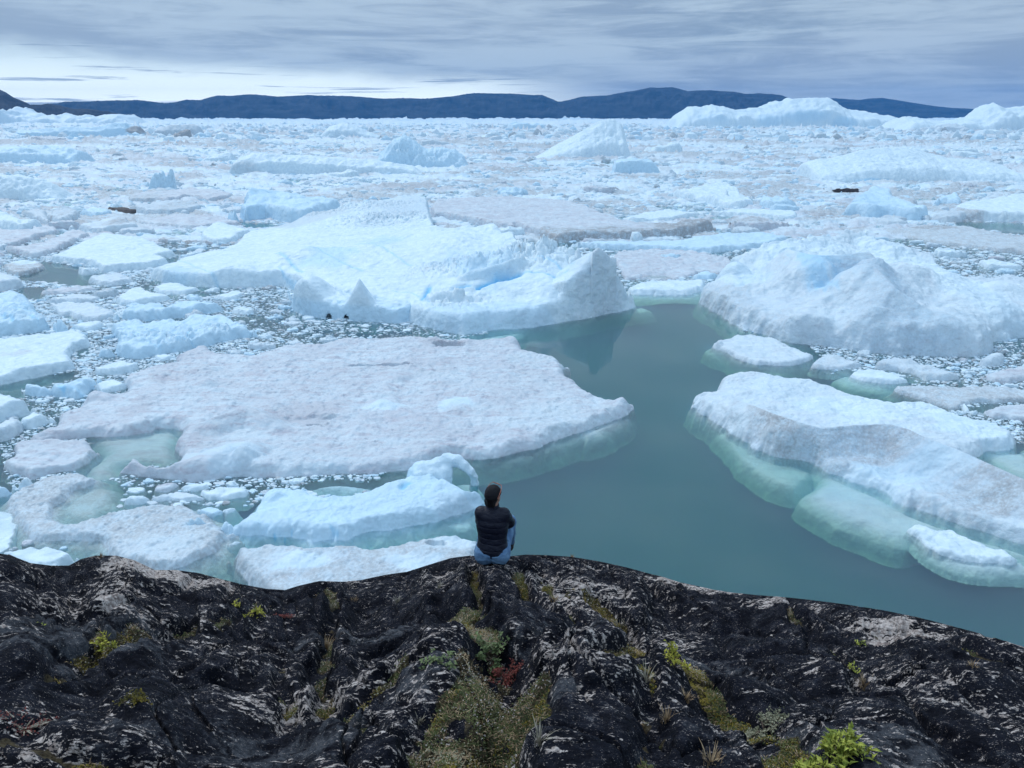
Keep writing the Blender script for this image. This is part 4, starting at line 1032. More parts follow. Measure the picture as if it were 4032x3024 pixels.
# --- left foreground
fl('E', [(165, 118), (185, 100), (330, 108), (440, 88), (560, 58), (610, 30), (660, 14), (730, 18), (795, 32), (780, 70), (740, 112), (700, 150), (660, 182), (610, 205), (560, 198), (480, 185), (420, 180), (340, 142), (250, 150), (195, 148)], .9, 'blue',
   'small blue-shaded iceberg on the near side of the dark inlet', veins=[([(480, 125, .6), (510, 140, .5)], .3, .9), ([(560, 130, .6), (640, 150, .5)], .4, .6)], lump=1.0, rough=1.5)
fl('E', [(718, 105), (760, 75), (800, 60), (850, 50), (910, 50), (970, 70), (1012, 98), (990, 122), (940, 140), (860, 150), (800, 148), (750, 128)], .5, 'clean', 'clean oval floe wedged between the small blue iceberg and the pink floe', lump=.4)
fl('E', [(-80, 135), (0, 138), (60, 150), (120, 180), (180, 200), (240, 232), (265, 265), (285, 292), (240, 320), (180, 338), (100, 350), (60, 362), (0, 385), (-80, 400)], 1.3, 'clean', 'smooth white iceberg at the left edge, below the dark inlet', lump=.6)
fl('E', [(-60, 395), (0, 365), (80, 328), (130, 335), (172, 362), (188, 410), (185, 450), (150, 480), (120, 502), (60, 530), (0, 548), (-60, 560)], .9, 'pale', 'rumpled pinkish ice block below the smooth iceberg at the left edge', lump=1.2, rough=1.8)
fl('E', [(172, 375), (190, 340), (220, 315), (265, 300), (320, 312), (380, 330), (432, 360), (400, 385), (360, 402), (290, 425), (220, 442), (180, 425)], .75, 'clean', 'plump white floe against the left tip of the pink floe', lump=.5)
P1 = [(80, 1722), (95, 1706), (140, 1695), (190, 1675), (228, 1640), (222, 1615), (270, 1600), (320, 1585), (335, 1550), (360, 1535), (385, 1532), (430, 1548), (500, 1528), (480, 1492), (540, 1450), (620, 1432), (695, 1418), (697, 1390), (760, 1368), (812, 1355), (850, 1378), (1000, 1392),
      (1060, 1370), (1125, 1350), (1190, 1342), (1260, 1345), (1375, 1325), (1460, 1325), (1540, 1318), (1640, 1326), (1725, 1326), (1850, 1330), (1950, 1326), (2000, 1317), (2032, 1320), (2050, 1345), (2062, 1364), (2090, 1380), (2180, 1398), (2205, 1420), (2244, 1436), (2222, 1450), (2220, 1465),
      (2252, 1476), (2280, 1508), (2306, 1526), (2350, 1540), (2383, 1557), (2420, 1570), (2452, 1560), (2470, 1580), (2492, 1594), (2478, 1625), (2460, 1640), (2410, 1655), (2340, 1685), (2230, 1722), (2114, 1762), (2040, 1780), (1960, 1800), (1900, 1808), (1830, 1806), (1790, 1800), (1700, 1830),
      (1615, 1850), (1500, 1862), (1380, 1868), (1250, 1872), (1150, 1876), (1030, 1884), (960, 1878), (900, 1880), (820, 1895), (750, 1900), (690, 1894), (625, 1888), (560, 1880), (500, 1872), (468, 1862), (472, 1835), (492, 1815, .7), (490, 1800, .9), (510, 1786, .9), (545, 1788, .8), (575, 1812), (600, 1826), (650, 1828), (690, 1812),
      (715, 1790), (700, 1768), (688, 1745), (692, 1722), (722, 1700), (680, 1688), (620, 1690), (590, 1705), (520, 1715), (450, 1719), (400, 1722), (350, 1725), (300, 1728), (230, 1735), (160, 1748), (110, 1742)]
fl('S', P1, .75, 'pink', 'vast flat pink-grey floe ending in a point in the open water',
   ridges=[([(800, 1660, 1.6), (850, 1640, 1.9), (920, 1612, 2.1), (980, 1600, 2.1), (1040, 1632, 1.8), (1090, 1668, 1.3)], 3.0, 3.2, 1.2), ([(2425, 1600, .9), (2452, 1562, 1.3), (2478, 1590, .9)], 1.6, 1.6, 1.2), ([(330, 1560, 1.1), (370, 1538, 1.5), (410, 1552, 1.2)], 2.4, 2.0, 1.4), ([(700, 1830, 1.2), (800, 1790, 1.5), (900, 1750, 1.6), (980, 1740, 1.4)], 2.5, 2.5, 1.6)],
   cones=[(1500, 1580, 1.0, 2.5, 2), (1800, 1580, 1.15, 2.8, 2.4), (950, 1755, 1.9, 1.6, 1.5), (1550, 1470, 1.2, 3, 1.8), (810, 1490, 1.4, 2.4, 1.5), (2010, 1325, 1.2, 1.8, 2)],
   pits=[(1770, 1362, 65, 12, -.12), (1500, 1452, 110, 6, -.08), (1235, 1675, 60, 9, -.1), (1225, 1660, 100, 20, .35), (960, 1385, 130, 8, -.1)],
   tints=[(1190, 1620, 170, 50, .8, (.3, 1.7, 0), .9), (800, 1730, 70, 40, 1, (.3, 1.6, 0), .8), (660, 1470, 90, 30, 1, (.3, 1.4, 0), .7), (1800, 1580, 90, 30, 1, (0, 0, .1), .9), (1510, 1590, 80, 25, 1, (0, 0, .1), .8), (2200, 1640, 260, 70, .8, (.3, .25, 0), .8), (1900, 1480, 350, 60, .8, (.25, .8, 0), .6),
          (2120, 1410, 120, 30, .6, (.5, .1, 0), .8), (1740, 1345, 80, 12, .8, (.5, 1.5, 0), .9), (1100, 1800, 400, 40, .8, (.2, .35, .1), .7), (900, 1790, 150, 50, 1, (.1, .2, .15), .7)],
   shelf=[([(1830, 1800), (2000, 1785), (2230, 1715), (2430, 1640), (2488, 1592), (2480, 1640), (2420, 1690), (2310, 1728), (2290, 1722), (2120, 1775), (1960, 1812), (1840, 1820)], .22), ([(2035, 1330), (2065, 1395), (2180, 1410), (2080, 1400), (2000, 1360)], .3),
          ([(345, 1722), (615, 1688), (720, 1694), (700, 1750), (720, 1795), (650, 1832), (590, 1830), (490, 1830), (465, 1870), (360, 1895), (310, 1855), (390, 1790)], .42), ([(1550, 1850), (1700, 1830), (1830, 1800), (1860, 1818), (1720, 1850), (1580, 1880)], .5)],
   ew=.9, maxv=330000, res=1.2, lump=1.0, rough=1.9, name='ice_floe', foot_slope=4, edge_noise=.7, mound=1.7)
fl('E', [(32, 745), (38, 690), (70, 655), (102, 635), (108, 562), (180, 530), (260, 508), (330, 505), (400, 495), (470, 494), (530, 506), (600, 515), (680, 520), (700, 560), (745, 590), (778, 635), (740, 675), (700, 712), (640, 745), (560, 772), (480, 780), (400, 792), (320, 815), (250, 836), (190, 810), (120, 792), (60, 768)], .6, 'pink',
   'pink-tinged rounded floe between the vast pink floe and the beige floe', tints=[(700, 640, 60, 60, .5, (.8, .2, 0), .7)], lump=.8, rough=1.8)
fl('E', [(62, 1005), (75, 950), (108, 912), (160, 880), (240, 850), (310, 822), (380, 800), (470, 782), (560, 770), (630, 772), (695, 800), (738, 848), (700, 885), (600, 920), (560, 960), (500, 1010), (430, 1062), (420, 1130), (500, 1150), (600, 1160), (700, 1142), (800, 1120), (835, 1082), (960, 1062), (1080, 1045), (1200, 1022), (1340, 1018), (1480, 1024),
         (1535, 1080), (1620, 1092), (1700, 1150), (1750, 1200), (1785, 1240), (1835, 1270), (1800, 1305), (1750, 1332), (1720, 1370), (1690, 1410), (1590, 1455), (1480, 1500), (1400, 1530), (1300, 1548), (1180, 1545), (1050, 1500), (920, 1452), (860, 1425), (855, 1370), (832, 1322), (700, 1315), (600, 1318), (500, 1316), (380, 1332), (260, 1302), (215, 1250), (190, 1210), (130, 1170), (112, 1110), (72, 1065)], .45, 'beige',
   'beige gritty horseshoe-shaped floe in the left foreground', lump=.9, rough=2.6, tints=[(1250, 1350, 400, 130, .4, (.25, .3, 0), .85), (600, 1240, 260, 60, .4, (.45, .3, 0), .7)],
   shelf=[([(430, 1060), (560, 950), (740, 870), (960, 880), (960, 1060), (830, 1085), (800, 1125), (600, 1165), (410, 1135)], .35), ([(500, 1310), (835, 1318), (870, 1440), (620, 1500), (540, 1400)], .6), ([(1180, 1545), (1480, 1500), (1690, 1408), (1700, 1440), (1560, 1510), (1380, 1580), (1200, 1570)], .35), ([(200, 1240), (390, 1330), (480, 1340), (300, 1340), (180, 1290)], .7)],
   maxv=200000, res=1.1, ew=.5, foot_slope=.7)
fl('E', [(1395, 1190), (1380, 1150), (1400, 1110, 1), (1440, 1090, 1.2), (1560, 1083, 1.2), (1640, 1105, 1.1), (1700, 1150, .9), (1745, 1205, .5), (1700, 1235), (1600, 1240), (1500, 1235), (1430, 1225)], 1.0, 'blue', 'pale blue ice hump frozen onto the right end of the beige floe', cat='ice block', name='ice_block', lump=.7, rough=1.3)
fl('E', [(40, 1405), (120, 1385), (250, 1362), (340, 1362), (400, 1350, .9), (455, 1335, 1.1), (508, 1332, 1.1), (530, 1362, .8), (540, 1395), (580, 1425), (602, 1455), (598, 1490), (560, 1540), (400, 1600), (200, 1600), (60, 1500)], .75, 'clean', 'bright white floe peeping over the rocks at the lower left', lump=.4, rough=.8)
fl('E', [(98, 915), (105, 860), (130, 825, .9), (170, 808, 1), (205, 808, 1), (240, 848, .6), (200, 880), (180, 900), (140, 912)], .8, 'clean', 'white ice lump behind the far corner of the beige floe', cat='ice block', name='ice_block', lump=.5)
fl('E', [(948, 1018), (970, 985), (1000, 952), (1070, 945), (1148, 950), (1172, 990), (1150, 1015), (1100, 1036), (1020, 1038), (980, 1032)], .45, 'clean', 'single clean white cake floating in the bay of the beige floe', lump=.5)
fl('E', [(-60, 870), (0, 880), (60, 890), (98, 905), (90, 945), (40, 975), (-60, 985)], .6, 'blue', 'bluish ice chunk at the left edge, beside the beige floe')
fl('E', [(1212, 905), (1230, 875), (1290, 860), (1395, 854), (1402, 890), (1340, 930), (1280, 935), (1225, 930)], .25, 'pink', 'flat pinkish plate nearest the dark gap under the vast pink floe')
fl('E', [(1408, 892), (1450, 875), (1530, 865), (1640, 872), (1635, 910), (1560, 925), (1500, 926), (1440, 915)], .25, 'clean', 'thin white plate just right of the flat pinkish plate')
fl('E', [(1182, 992), (1240, 955), (1300, 940), (1350, 935), (1395, 918), (1500, 930), (1592, 952), (1592, 1000), (1500, 1010), (1420, 1012), (1330, 1005), (1240, 1008)], .3, 'pale', 'greyish plate lying over two broken plates, below the thin white plate', rough=1.4)
fl('E', [(1588, 945), (1640, 915), (1700, 890), (1790, 878), (1870, 880), (1930, 900), (1965, 932), (1940, 978), (1860, 985), (1780, 1002), (1700, 1000), (1640, 1002)], .35, 'clean', 'biggest blue-white plate left of the arched iceberg', rough=1.4)
fl('E', [(1548, 1082), (1590, 1062), (1640, 1052), (1720, 1055), (1758, 1082), (1740, 1112), (1680, 1132), (1610, 1112)], .22, 'blue', 'pale blue plate behind the blue hump of the beige floe')
fl('E', [(1752, 1085), (1790, 1060), (1835, 1048), (1872, 1068), (1840, 1092), (1790, 1106)], .2, 'clean', 'tiny white plate touching the pale blue plate')
fl('E', [(1785, 1345), (1820, 1322), (1860, 1310), (1912, 1303), (1922, 1325), (1880, 1345), (1820, 1362)], .2, 'clean', 'slim white plate in the channel between the beige floe and the white-topped floe')
fl('E', [(-60, 1085), (20, 1085), (80, 1110), (120, 1180), (128, 1250), (90, 1320), (40, 1380), (-60, 1400)], -.05, 'clean', 'submerged pale green floe at the left edge', shelf=[([(-60, 1080), (50, 1090), (120, 1180), (130, 1260), (80, 1340), (-60, 1410)], .2)], ew=.5)


def arch():
    def w3(p):
        q = cv('F', p[:2]); a, b = G(q[0], q[1], p[2]); return (float(a), float(b), p[2])
    L1 = [(1280, 800, .75, .7), (1330, 770, 1.0, .72), (1440, 745, 1.15, .68), (1530, 690, 1.6, .52), (1600, 688, 1.75, .42), (1655, 728, 1.5, .32), (1705, 775, 1.1, .27), (1738, 820, .6, .22), (1742, 870, .05, .22), (1730, 910, -.5, .3)]
    L2 = [(1500, 720, 1.35, .5), (1500, 780, 1.0, .5), (1500, 850, .4, .5), (1500, 890, -.3, .5)]
    L4 = [(1300, 830, .6, .8), (1400, 810, .75, .75), (1470, 830, .6, .6)]
    L3 = [(1598, 688, 1.8, .30), (1608, 655, 1.98, .10)]
    W1 = [w3(p) for p in L1]; y0 = W1[0][1]
    allp = W1 + [w3(p) for p in L2]
    A = np.array(allp)
    lo = A.min(0) - 1.0; hi = A.max(0) + 1.0; lo[2] = -1
    def f(X, Y, Z):
        d_ = None
        for L in (L1, L2, L3, L4):
            for a, b in zip(L[:-1], L[1:]):
                pa, pb = w3(a), w3(b)
                c = capsule(X, Y * 1.0, Z, pa, pb, a[3], b[3])
                d_ = c if d_ is None else smin(d_, c, .16)
        return d_ + 0.13 * fbm(X * 1.6 + Z * .9, Y * 1.6 - Z * 1.1, 4, 77) + .03 * fbm(X * 6 + Z * 3, Y * 6 - Z * 4, 2, 79)
    V, F = surf_net(f, lo, hi, 0.075)
    T = np.zeros((len(V), 3)); T[:, 2] = .12 + .3 * np.exp(-((V[:, 0] - w3((1180, 890, .8))[0]) / .7) ** 2)
    return [(V, F, T)]


fl('S', [(880, 2072), (900, 2052), (930, 2035), (970, 2008), (1000, 1985), (1035, 1942), (1065, 1912), (1120, 1902), (1165, 1908), (1200, 1922), (1222, 1940), (1300, 1950), (1390, 1945), (1450, 1928), (1520, 1905), (1580, 1885, .8), (1615, 1860, 1.0), (1650, 1835, 1.2), (1700, 1818, 1.3), (1740, 1825, 1.2),
         (1745, 1870, 1.1), (1775, 1890, 1.0), (1800, 1918, .8), (1840, 1935, .7), (1875, 1950, .5), (1888, 1970, .2), (1880, 1990), (1840, 2012), (1810, 2030), (1780, 2028), (1725, 2052), (1650, 2068), (1550, 2085), (1450, 2102), (1350, 2120), (1310, 2118), (1265, 2122), (1230, 2130), (1190, 2118), (1150, 2106), (1080, 2108), (1000, 2112), (950, 2112), (920, 2092)], .85, 'blue',
   'iceberg ending in a small ice arch, left of the seated person', pts_in=[(1100, 2000, 1.0), (1300, 1990, 1.05), (1500, 1990, 1.0), (1650, 1960, 1.1), (1750, 1930, 1.35), (1600, 1900, 1.1), (1700, 1860, 1.2), (1230, 2080, .8), (1450, 2060, .8)],
   ridges=[([(1700, 1935, 1.2), (1740, 1885, 1.5), (1800, 1920, 1.3), (1850, 1950, 1.0)], 1.3, 2.0, 1.4), ([(905, 2060, .7), (1000, 2020, .9), (1090, 1995, 1.1), (1150, 2060, .9)], 1.2, 1.5, 1.5)],
   cones=[(1085, 1935, 1.2, 1.4, 1.6), (1190, 1925, 1.1, 1.4, 1.5)],
   veins=[([(1585, 1930, .9), (1610, 1905, 1.0)], .32, 1.0), ([(1150, 1995, 1), (1310, 1970, 1)], .1, .5), ([(1080, 2110, .1), (1082, 2090, .5)], .12, .9), ([(1150, 2105, .1), (1148, 2085, .5)], .1, .9), ([(1120, 2112, .1), (1118, 2100, .4)], .1, .9), ([(1305, 2090, .4), (1330, 2112, .2)], .16, .7)],
   tints=[(1780, 1990, 100, 30, .6, (.1, .25, .3), .8), (1000, 2085, 100, 25, .5, (0, .1, .45), .8)],
   shelf=[([(1180, 2112), (1330, 2118), (1700, 2052), (1850, 2010), (1900, 2010), (1900, 2110), (1700, 2110), (1500, 2140), (1250, 2140)], .75), ([(1770, 1905), (1790, 1890), (1870, 1885), (1895, 1925), (1880, 1950), (1830, 1925)], .5), ([(1200, 1930), (1400, 1940), (1480, 1915), (1350, 1895), (1230, 1905)], .25), ([(880, 2060), (1000, 1980), (960, 1975), (850, 2030)], .7)],
   ew=.7, maxv=230000, res=1.0, cat='iceberg', name='iceberg', lump=.75, rough=1.3, extra=arch, foot_slope=1.0)
fl('S', [(885, 2185), (888, 2168), (910, 2155), (950, 2143), (1020, 2135), (1080, 2122), (1150, 2130), (1225, 2136), (1300, 2138), (1375, 2136), (1465, 2140), (1530, 2134), (1580, 2125), (1610, 2112), (1640, 2107), (1680, 2104), (1720, 2096), (1800, 2095), (1830, 2105), (1850, 2117), (1880, 2150), (1880, 2250), (1800, 2330), (1600, 2420), (1300, 2440), (1120, 2400), (1020, 2340), (965, 2280), (935, 2250), (928, 2212)], .75, 'beige',
   'white-topped gritty floe tucked under the rock brink, in front of the arched iceberg', tints=[(1180, 2200, 130, 50, .8, (0, .05, .05), .95), (1620, 2210, 120, 45, .8, (0, .05, .02), .95), (1780, 2130, 130, 30, .8, (.05, .1, 0), .8), (1020, 2200, 90, 60, .7, (.35, .2, 0), .6)],
   pits=[(1720, 2160, 40, 10, .35)], lump=.6, rough=2.0, ew=.7, maxv=120000, shelf=[([(720, 2230), (820, 2180), (893, 2160), (930, 2250), (1050, 2360), (1300, 2450), (1200, 2500), (850, 2350)], .9)])


# ================================================================== open water kept clear of loose ice
OPEN = [('S', [(1980, 1255), (2300, 1190), (2480, 1140), (2600, 1165), (2760, 1140), (2775, 1200), (2900, 1300), (3160, 1345), (3215, 1395), (3190, 1440), (3290, 1415), (3250, 1480), (3490, 1470), (3560, 1500), (3600, 1560), (4100, 1800), (4100, 3024), (1600, 3024), (1880, 2080), (1700, 1760), (2250, 1600), (2120, 1450), (1900, 1350)]),
        ('A', [(340, 665), (520, 688), (620, 715), (620, 755), (760, 765), (700, 800), (690, 850), (560, 845), (400, 820), (170, 805), (170, 775), (350, 712)]),
        ('A', [(1905, 350), (2080, 360), (2200, 385), (2110, 400), (1950, 395)]),
        ('A', [(1250, 655), (1400, 625), (1370, 668)]),
        ('E', [(-60, 60), (300, 40), (600, -10), (560, 45), (360, 92), (170, 112), (150, 185), (-60, 130)]),
        ('D', [(1700, 345), (1900, 355), (2300, 362), (2300, 465), (2050, 440), (1860, 405), (1700, 380)]),
        ('E', [(700, 510), (1240, 440), (1450, 450), (1370, 560), (1440, 640), (1300, 715), (1190, 710), (980, 720), (940, 800), (720, 840), (640, 765), (780, 640)]),
        ('A', [(175, 870), (320, 870), (360, 900), (320, 950), (200, 940)]),
        ('F', [(430, 930), (700, 960), (1160, 840), (1230, 790), (1100, 780), (900, 880), (700, 900)]),
        ('F', [(1580, 640), (2211, 560), (2211, 1300), (1500, 1300), (560, 1340), (1000, 1230), (1700, 1090), (1800, 950)]),
        ('G', [(1750, 600), (2400, 600), (2400, 740), (2050, 745), (1850, 700)])]
OPENW = [np.array([G(*cv(c, p)[:2]) for p in pts]) for c, pts in OPEN]
BB = [(p[:, 0].min(), p[:, 0].max(), p[:, 1].min(), p[:, 1].max()) for p in OPENW]


def inside_any(X, Y, polys, margin=0.0):
    o = np.zeros(np.shape(X), bool)
    for P in polys:
        m = (X > P[:, 0].min() - margin) & (X < P[:, 0].max() + margin) & (Y > P[:, 1].min() - margin) & (Y < P[:, 1].max() + margin) & ~o
        if m.any():
            sd = poly_sd(X[m], Y[m], P)
            o[m] = sd > -margin
    return o


# ------------------------------------------------------------------ the far pack: hummocked ice out to the horizon (nobody could count it)
nc = 900
U = np.linspace(-0.74, 0.74, nc)
ys = np.concatenate([np.arange(466.2, 475, 0.35), np.arange(475, 500, .9), np.arange(500, 620, 1.6), np.arange(620, 1040, 2.4)])
xs_, yy_, zz_ = ray(CX, ys)
Dist = CAMH * yy_ / -zz_
UU, DD = np.meshgrid(U, Dist)
X = UU * DD; Y = DD
lg = np.log(DD)
hum = fbm(UU * 26, lg * 15, 6, 501, 0.58, ridged=True)
hum2 = fbm(UU * 90, lg * 46, 5, 502, 0.6, ridged=True)
big = fbm(UU * 9, lg * 5, 4, 503)
met = fbm(X / 17, Y / 17, 5, 504, .6)
f1, f2, idv = worley(UU * 60 + .3 * met, lg * 42, 505)
f1b, f2b, idb = worley(UU * 150, lg * 95, 506)
sc = np.clip(DD / 170.0, 0.9, 46.0) ** .94
plate = (idv - .25) * sstep(f2 - f1, 0.02, 0.16) * .9 + (idb - .3) * sstep(f2b - f1b, 0.02, 0.2) * .4
H = 0.55 * sc * (0.10 + .75 * plate + 1.2 * np.clip(hum - .05, -.3, 1) + .55 * hum2 + .3 * met + .35 * big)
spk = np.clip(vn2(UU * 420, lg * 260, 507) - .30, 0, 1) * 7.0 * np.clip(hum + .2, 0, 1)
H = H + sc * (0.8 - .35 * sstep(DD, 1500, 4000)) * spk * np.clip(DD / 700, .15, 1)
H = H - 0.16
near = sstep(DD, 150, 185) + 0.35 * fbm(X / 30, Y / 30, 4, 508)
H = np.where(near > .35, H, -1.5)
ow = inside_any(X.ravel(), Y.ravel(), OPENW, 0.5).reshape(X.shape)
H = np.where(ow, -1.5, H)
H[DD > 1200] = np.maximum(H[DD > 1200], 0.1)
H = np.maximum(H, -1.5)
keep = H > -1.4
q = keep[:-1, :-1] | keep[1:, :-1] | keep[:-1, 1:] | keep[1:, 1:]
T = np.zeros(X.shape + (3,))
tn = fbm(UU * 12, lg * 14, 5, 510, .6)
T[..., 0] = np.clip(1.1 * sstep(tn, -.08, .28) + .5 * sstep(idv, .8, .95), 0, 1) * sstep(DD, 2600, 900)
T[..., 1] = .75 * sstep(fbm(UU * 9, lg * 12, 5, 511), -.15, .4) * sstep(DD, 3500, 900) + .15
T[..., 2] = .30 * sstep(fbm(UU * 30, lg * 24, 4, 512), .15, .5)
V, F, T = compact(np.stack([X, Y, H], -1).reshape(-1, 3), grid_faces(len(ys), nc, q), T.reshape(-1, 3))
tag(new_mesh('pack_ice', V, [F], ICE, tint=T), 'hummocked pack ice stretching away to the horizon', 'pack ice', kind='stuff')


# ------------------------------------------------------------------ loose floes
def floe_verts(cx, cy, r, h, asp, rot, seed, nr, na, peak=0.0, px=.1):
    """one irregular floe as rings; returns V, F, local"""
    th = np.linspace(0, 2 * np.pi, na, endpoint=False)
    rs = np.concatenate([np.linspace(0.12, 0.80, nr - 2), [0.93, 1.0, 1.06]])
    hs = np.concatenate([np.ones(nr - 2), [0.86, 0.0, -0.8 / max(h, .3)]])
    k = 0.30 * vn2(np.cos(th) * 1.3 + seed * 3.1, np.sin(th) * 1.3, seed) * 2 + 0.22 * vn2(np.cos(th) * 4 + seed, np.sin(th) * 4, seed + 1)
    rad = r * (1 + k)
    RR = rs[:, None] * rad[None, :]
    x = RR * np.cos(th) ; y = RR * np.sin(th) * asp
    c, s = math.cos(rot), math.sin(rot)
    X = cx + c * x - s * y; Y = cy + s * x + c * y
    n = fbm(X / (r * .9), Y / (r * .9), 4, seed + 5, .6)
    tilt = (np.cos(th + seed)[None, :]) * rs[:, None]
    hh = hs[:, None] * h
    top = (hs[:, None] > 0.3)
    Z = np.where(top, hh * np.maximum(.25, 1 + .55 * n + .3 * tilt) + top * peak * h * np.clip(1.1 - np.hypot(rs[:, None] * np.cos(th) - .25, rs[:, None] * np.sin(th)) * 1.6, 0, 1) * (1 + n), hh)
    cz = Z[0].mean()
    V = np.concatenate([[[cx, cy, cz]], np.stack([X, Y, Z], -1).reshape(-1, 3)])
    R_ = len(rs)
    a = np.arange(na); b = (a + 1) % na
    tri = np.stack([np.zeros(na, int), 1 + a, 1 + b], -1)
    Q = [np.stack([1 + i * na + a, 1 + (i + 1) * na + a, 1 + (i + 1) * na + b, 1 + i * na + b], -1) for i in range(R_ - 1)]
    return V, tri, np.concatenate(Q)


FB = list(FOOT)
placed = []
ZONES = [  # name, src box, count, size px range, h ratio, label, group
    ('far', (-60, 503, 4090, 640), 60, (30, 150), (.07, .22), 'white ice block in the distant pack near the horizon', 'ice blocks near the horizon'),
    ('farl', (-60, 620, 1400, 1000), 52, (34, 150), (.07, .22), 'white floe in the crowded pack, upper left of the giant iceberg', 'floes in the upper left pack'),
    ('farc', (1300, 600, 2800, 940), 46, (34, 150), (.07, .22), 'white floe in the pack beyond the giant iceberg', 'floes in the pack beyond the giant iceberg'),
    ('farr', (2700, 600, 4090, 1080), 46, (34, 150), (.07, .22), 'white floe in the crowded pack, behind the hill-like iceberg', 'floes in the upper right pack'),
    ('midl', (-40, 960, 1350, 1400), 50, (26, 95), (.12, .26), 'small white floe in the brash ice on the left', 'small floes in the left brash'),
    ('midr', (3150, 1340, 4090, 1640), 18, (24, 70), (.14, .26), 'small white floe in the brash below the hill-like iceberg', 'small floes in the right brash'),
    ('front', (350, 1840, 1700, 2000), 24, (26, 75), (.10, .22), 'broken ice plate between the vast pink floe and the arched iceberg', 'broken plates behind the arched iceberg'),
    ('edge', (-40, 1480, 500, 2200), 12, (24, 60), (.16, .3), 'small ice chunk in the brash at the left foreground', 'chunks in the left foreground brash')]
for zn, (x0, y0, x1, y1), cnt, (w0, w1), (h0, h1), lab, grp in ZONES:
    got = 0; tries = 0
    cats = 'ice floe'
    while got < cnt and tries < 5000:
        tries += 1
        x = rng.uniform(x0, x1); y = rng.uniform(y0, y1)
        wpx = w0 * (w1 / w0) ** (rng.uniform() ** 1.6) * (1 - .6 * tries / 5000)
        gx, gy = map(float, G(x, y))
        r = wpx / 3.9375 * pxsize(x, y) * .5
        asp = rng.uniform(.45, .95)
        if any(abs(gx - q[0]) < r + q[2] and abs(gy - q[1]) < (r + q[2]) * .8 for q in placed): continue
        a = np.array([gx, gx - r * .8, gx + r * .8, gx, gx]); b = np.array([gy, gy, gy, gy - r * .7 * asp, gy + r * .7 * asp])
        if inside_any(a, b, FB, .0).any() or inside_any(a, b, OPENW, .2).any(): continue
        placed.append((gx, gy, r))
        big = wpx > 60
        nr, na = (12, 56) if wpx > 45 else (8, 32)
        h = r * 2 * rng.uniform(h0, h1) * .8
        pk = rng.choice([0, .3, .9, 1.3], p=[.5, .3, .15, .05]) * (.5 if zn == 'far' else 1) if zn.startswith('far') else rng.choice([0, .4, 1.0], p=[.5, .35, .15])
        V, t3, q4 = floe_verts(gx, gy, r, h, asp, rng.uniform(-.35, .35), int(rng.integers(1, 9999)), nr, na, pk)
        V[:, 2] += fbm(V[:, 0] / (r * .35), V[:, 1] / (r * .35), 3, 77, ridged=True) * h * .35 * (V[:, 2] > .3 * h)
        if zn.startswith('far'): V[:, 2] += .2
        ty = rng.choice(['clean', 'pale', 'blue', 'speck', 'pink', 'grey', 'dirty'], p=[.34, .2, .14, .12, .1, .07, .03])
        T = np.zeros((len(V), 3)) + np.array(TINT[ty])
        o = new_mesh('ice_floe', V - np.array([gx, gy, 0]), [t3, q4], ICE, tint=T)
        o.location = (gx, gy, 0)
        tag(o, lab, cats, grp)
        got += 1
    FOOT_DONE = True

# ------------------------------------------------------------------ brash: thousands of broken bits, one object
Vs, Ts, Qs, Cs = [], [], [], []
nvt = 0
PL = np.array([(p[0], p[1], p[2]) for p in placed])
sh_polys = [p for p in FB]


def chips(dmin, dmax, s, xr, seed, fill=.9, tall=1.0):
    global nvt
    r_ = np.random.default_rng(seed)
    ny = int((dmax - dmin) / s)
    GX, GY = [], []
    for j in range(ny):
        yv = dmin + (j + .5) * s
        nx = int(2 * xr * yv / s)
        GX.append(-xr * yv + (np.arange(nx) + .5) * s); GY.append(np.full(nx, yv))
    gx = np.concatenate(GX); gy = np.concatenate(GY); nx = len(gx)
    gx = gx + r_.uniform(-.36, .36, nx) * s; gy = gy + r_.uniform(-.36, .36, nx) * s
    dens = fbm(gx / 9, gy / 9, 4, 900) * .75 + .62
    size = .30 + 1.05 * r_.uniform(0, 1, nx) ** 1.7
    ok = (r_.uniform(size=nx) < np.clip(dens, .10, .97) * fill)
    gx, gy, size = gx[ok], gy[ok], size[ok]
    ok = ~inside_any(gx, gy, OPENW, .35)
    gx, gy, size = gx[ok], gy[ok], size[ok]
    ok = ~inside_any(gx, gy, FB, 0.0)
    if True:
        for x, y, sz in zip(gx[ok], gy[ok], size[ok]):
            n = int(r_.integers(6, 10))
            th = np.sort(np.linspace(0, 2 * np.pi, n, endpoint=False) + r_.uniform(-.3, .3, n))
            rad = s * .62 * sz * r_.uniform(.7, 1.15, n)
            c = np.cos(th) * rad; q_ = np.sin(th) * rad * r_.uniform(.5, .95)
            rot = r_.uniform(-.5, .5)
            px, py = x + math.cos(rot) * c - math.sin(rot) * q_, y + math.sin(rot) * c + math.cos(rot) * q_
            h = s * r_.uniform(.03, .15) * tall * (0.4 + sz)
            tx, tyy = r_.uniform(-.25, .25, 2)
            zt = h + (c * tx + q_ * tyy) * .5
            Vs.append(np.concatenate([[[x, y, h * r_.uniform(1.0, 1.9)]], np.stack([x + (px - x) * .72, y + (py - y) * .72, np.maximum(zt * 1.02, .02)], -1), np.stack([px, py, zt * .35], -1), np.stack([px, py, np.full(n, -.22 * s)], -1)]))
            a = np.arange(n); b = (a + 1) % n
            Ts.append(np.stack([np.full(n, nvt), nvt + 1 + a, nvt + 1 + b], -1))
            for L in (0, 1):
                o1 = nvt + 1 + L * n; o2 = o1 + n
                Qs.append(np.stack([o1 + a, o2 + a, o2 + b, o1 + b], -1))
            cc = r_.choice(5, p=[.5, .2, .15, .1, .05])
            Cs.append(np.tile(np.array([TINT['clean'], TINT['pale'], TINT['blue'], TINT['speck'], TINT['dirty']][cc]), (1 + 3 * n, 1)))
            nvt += 1 + 3 * n


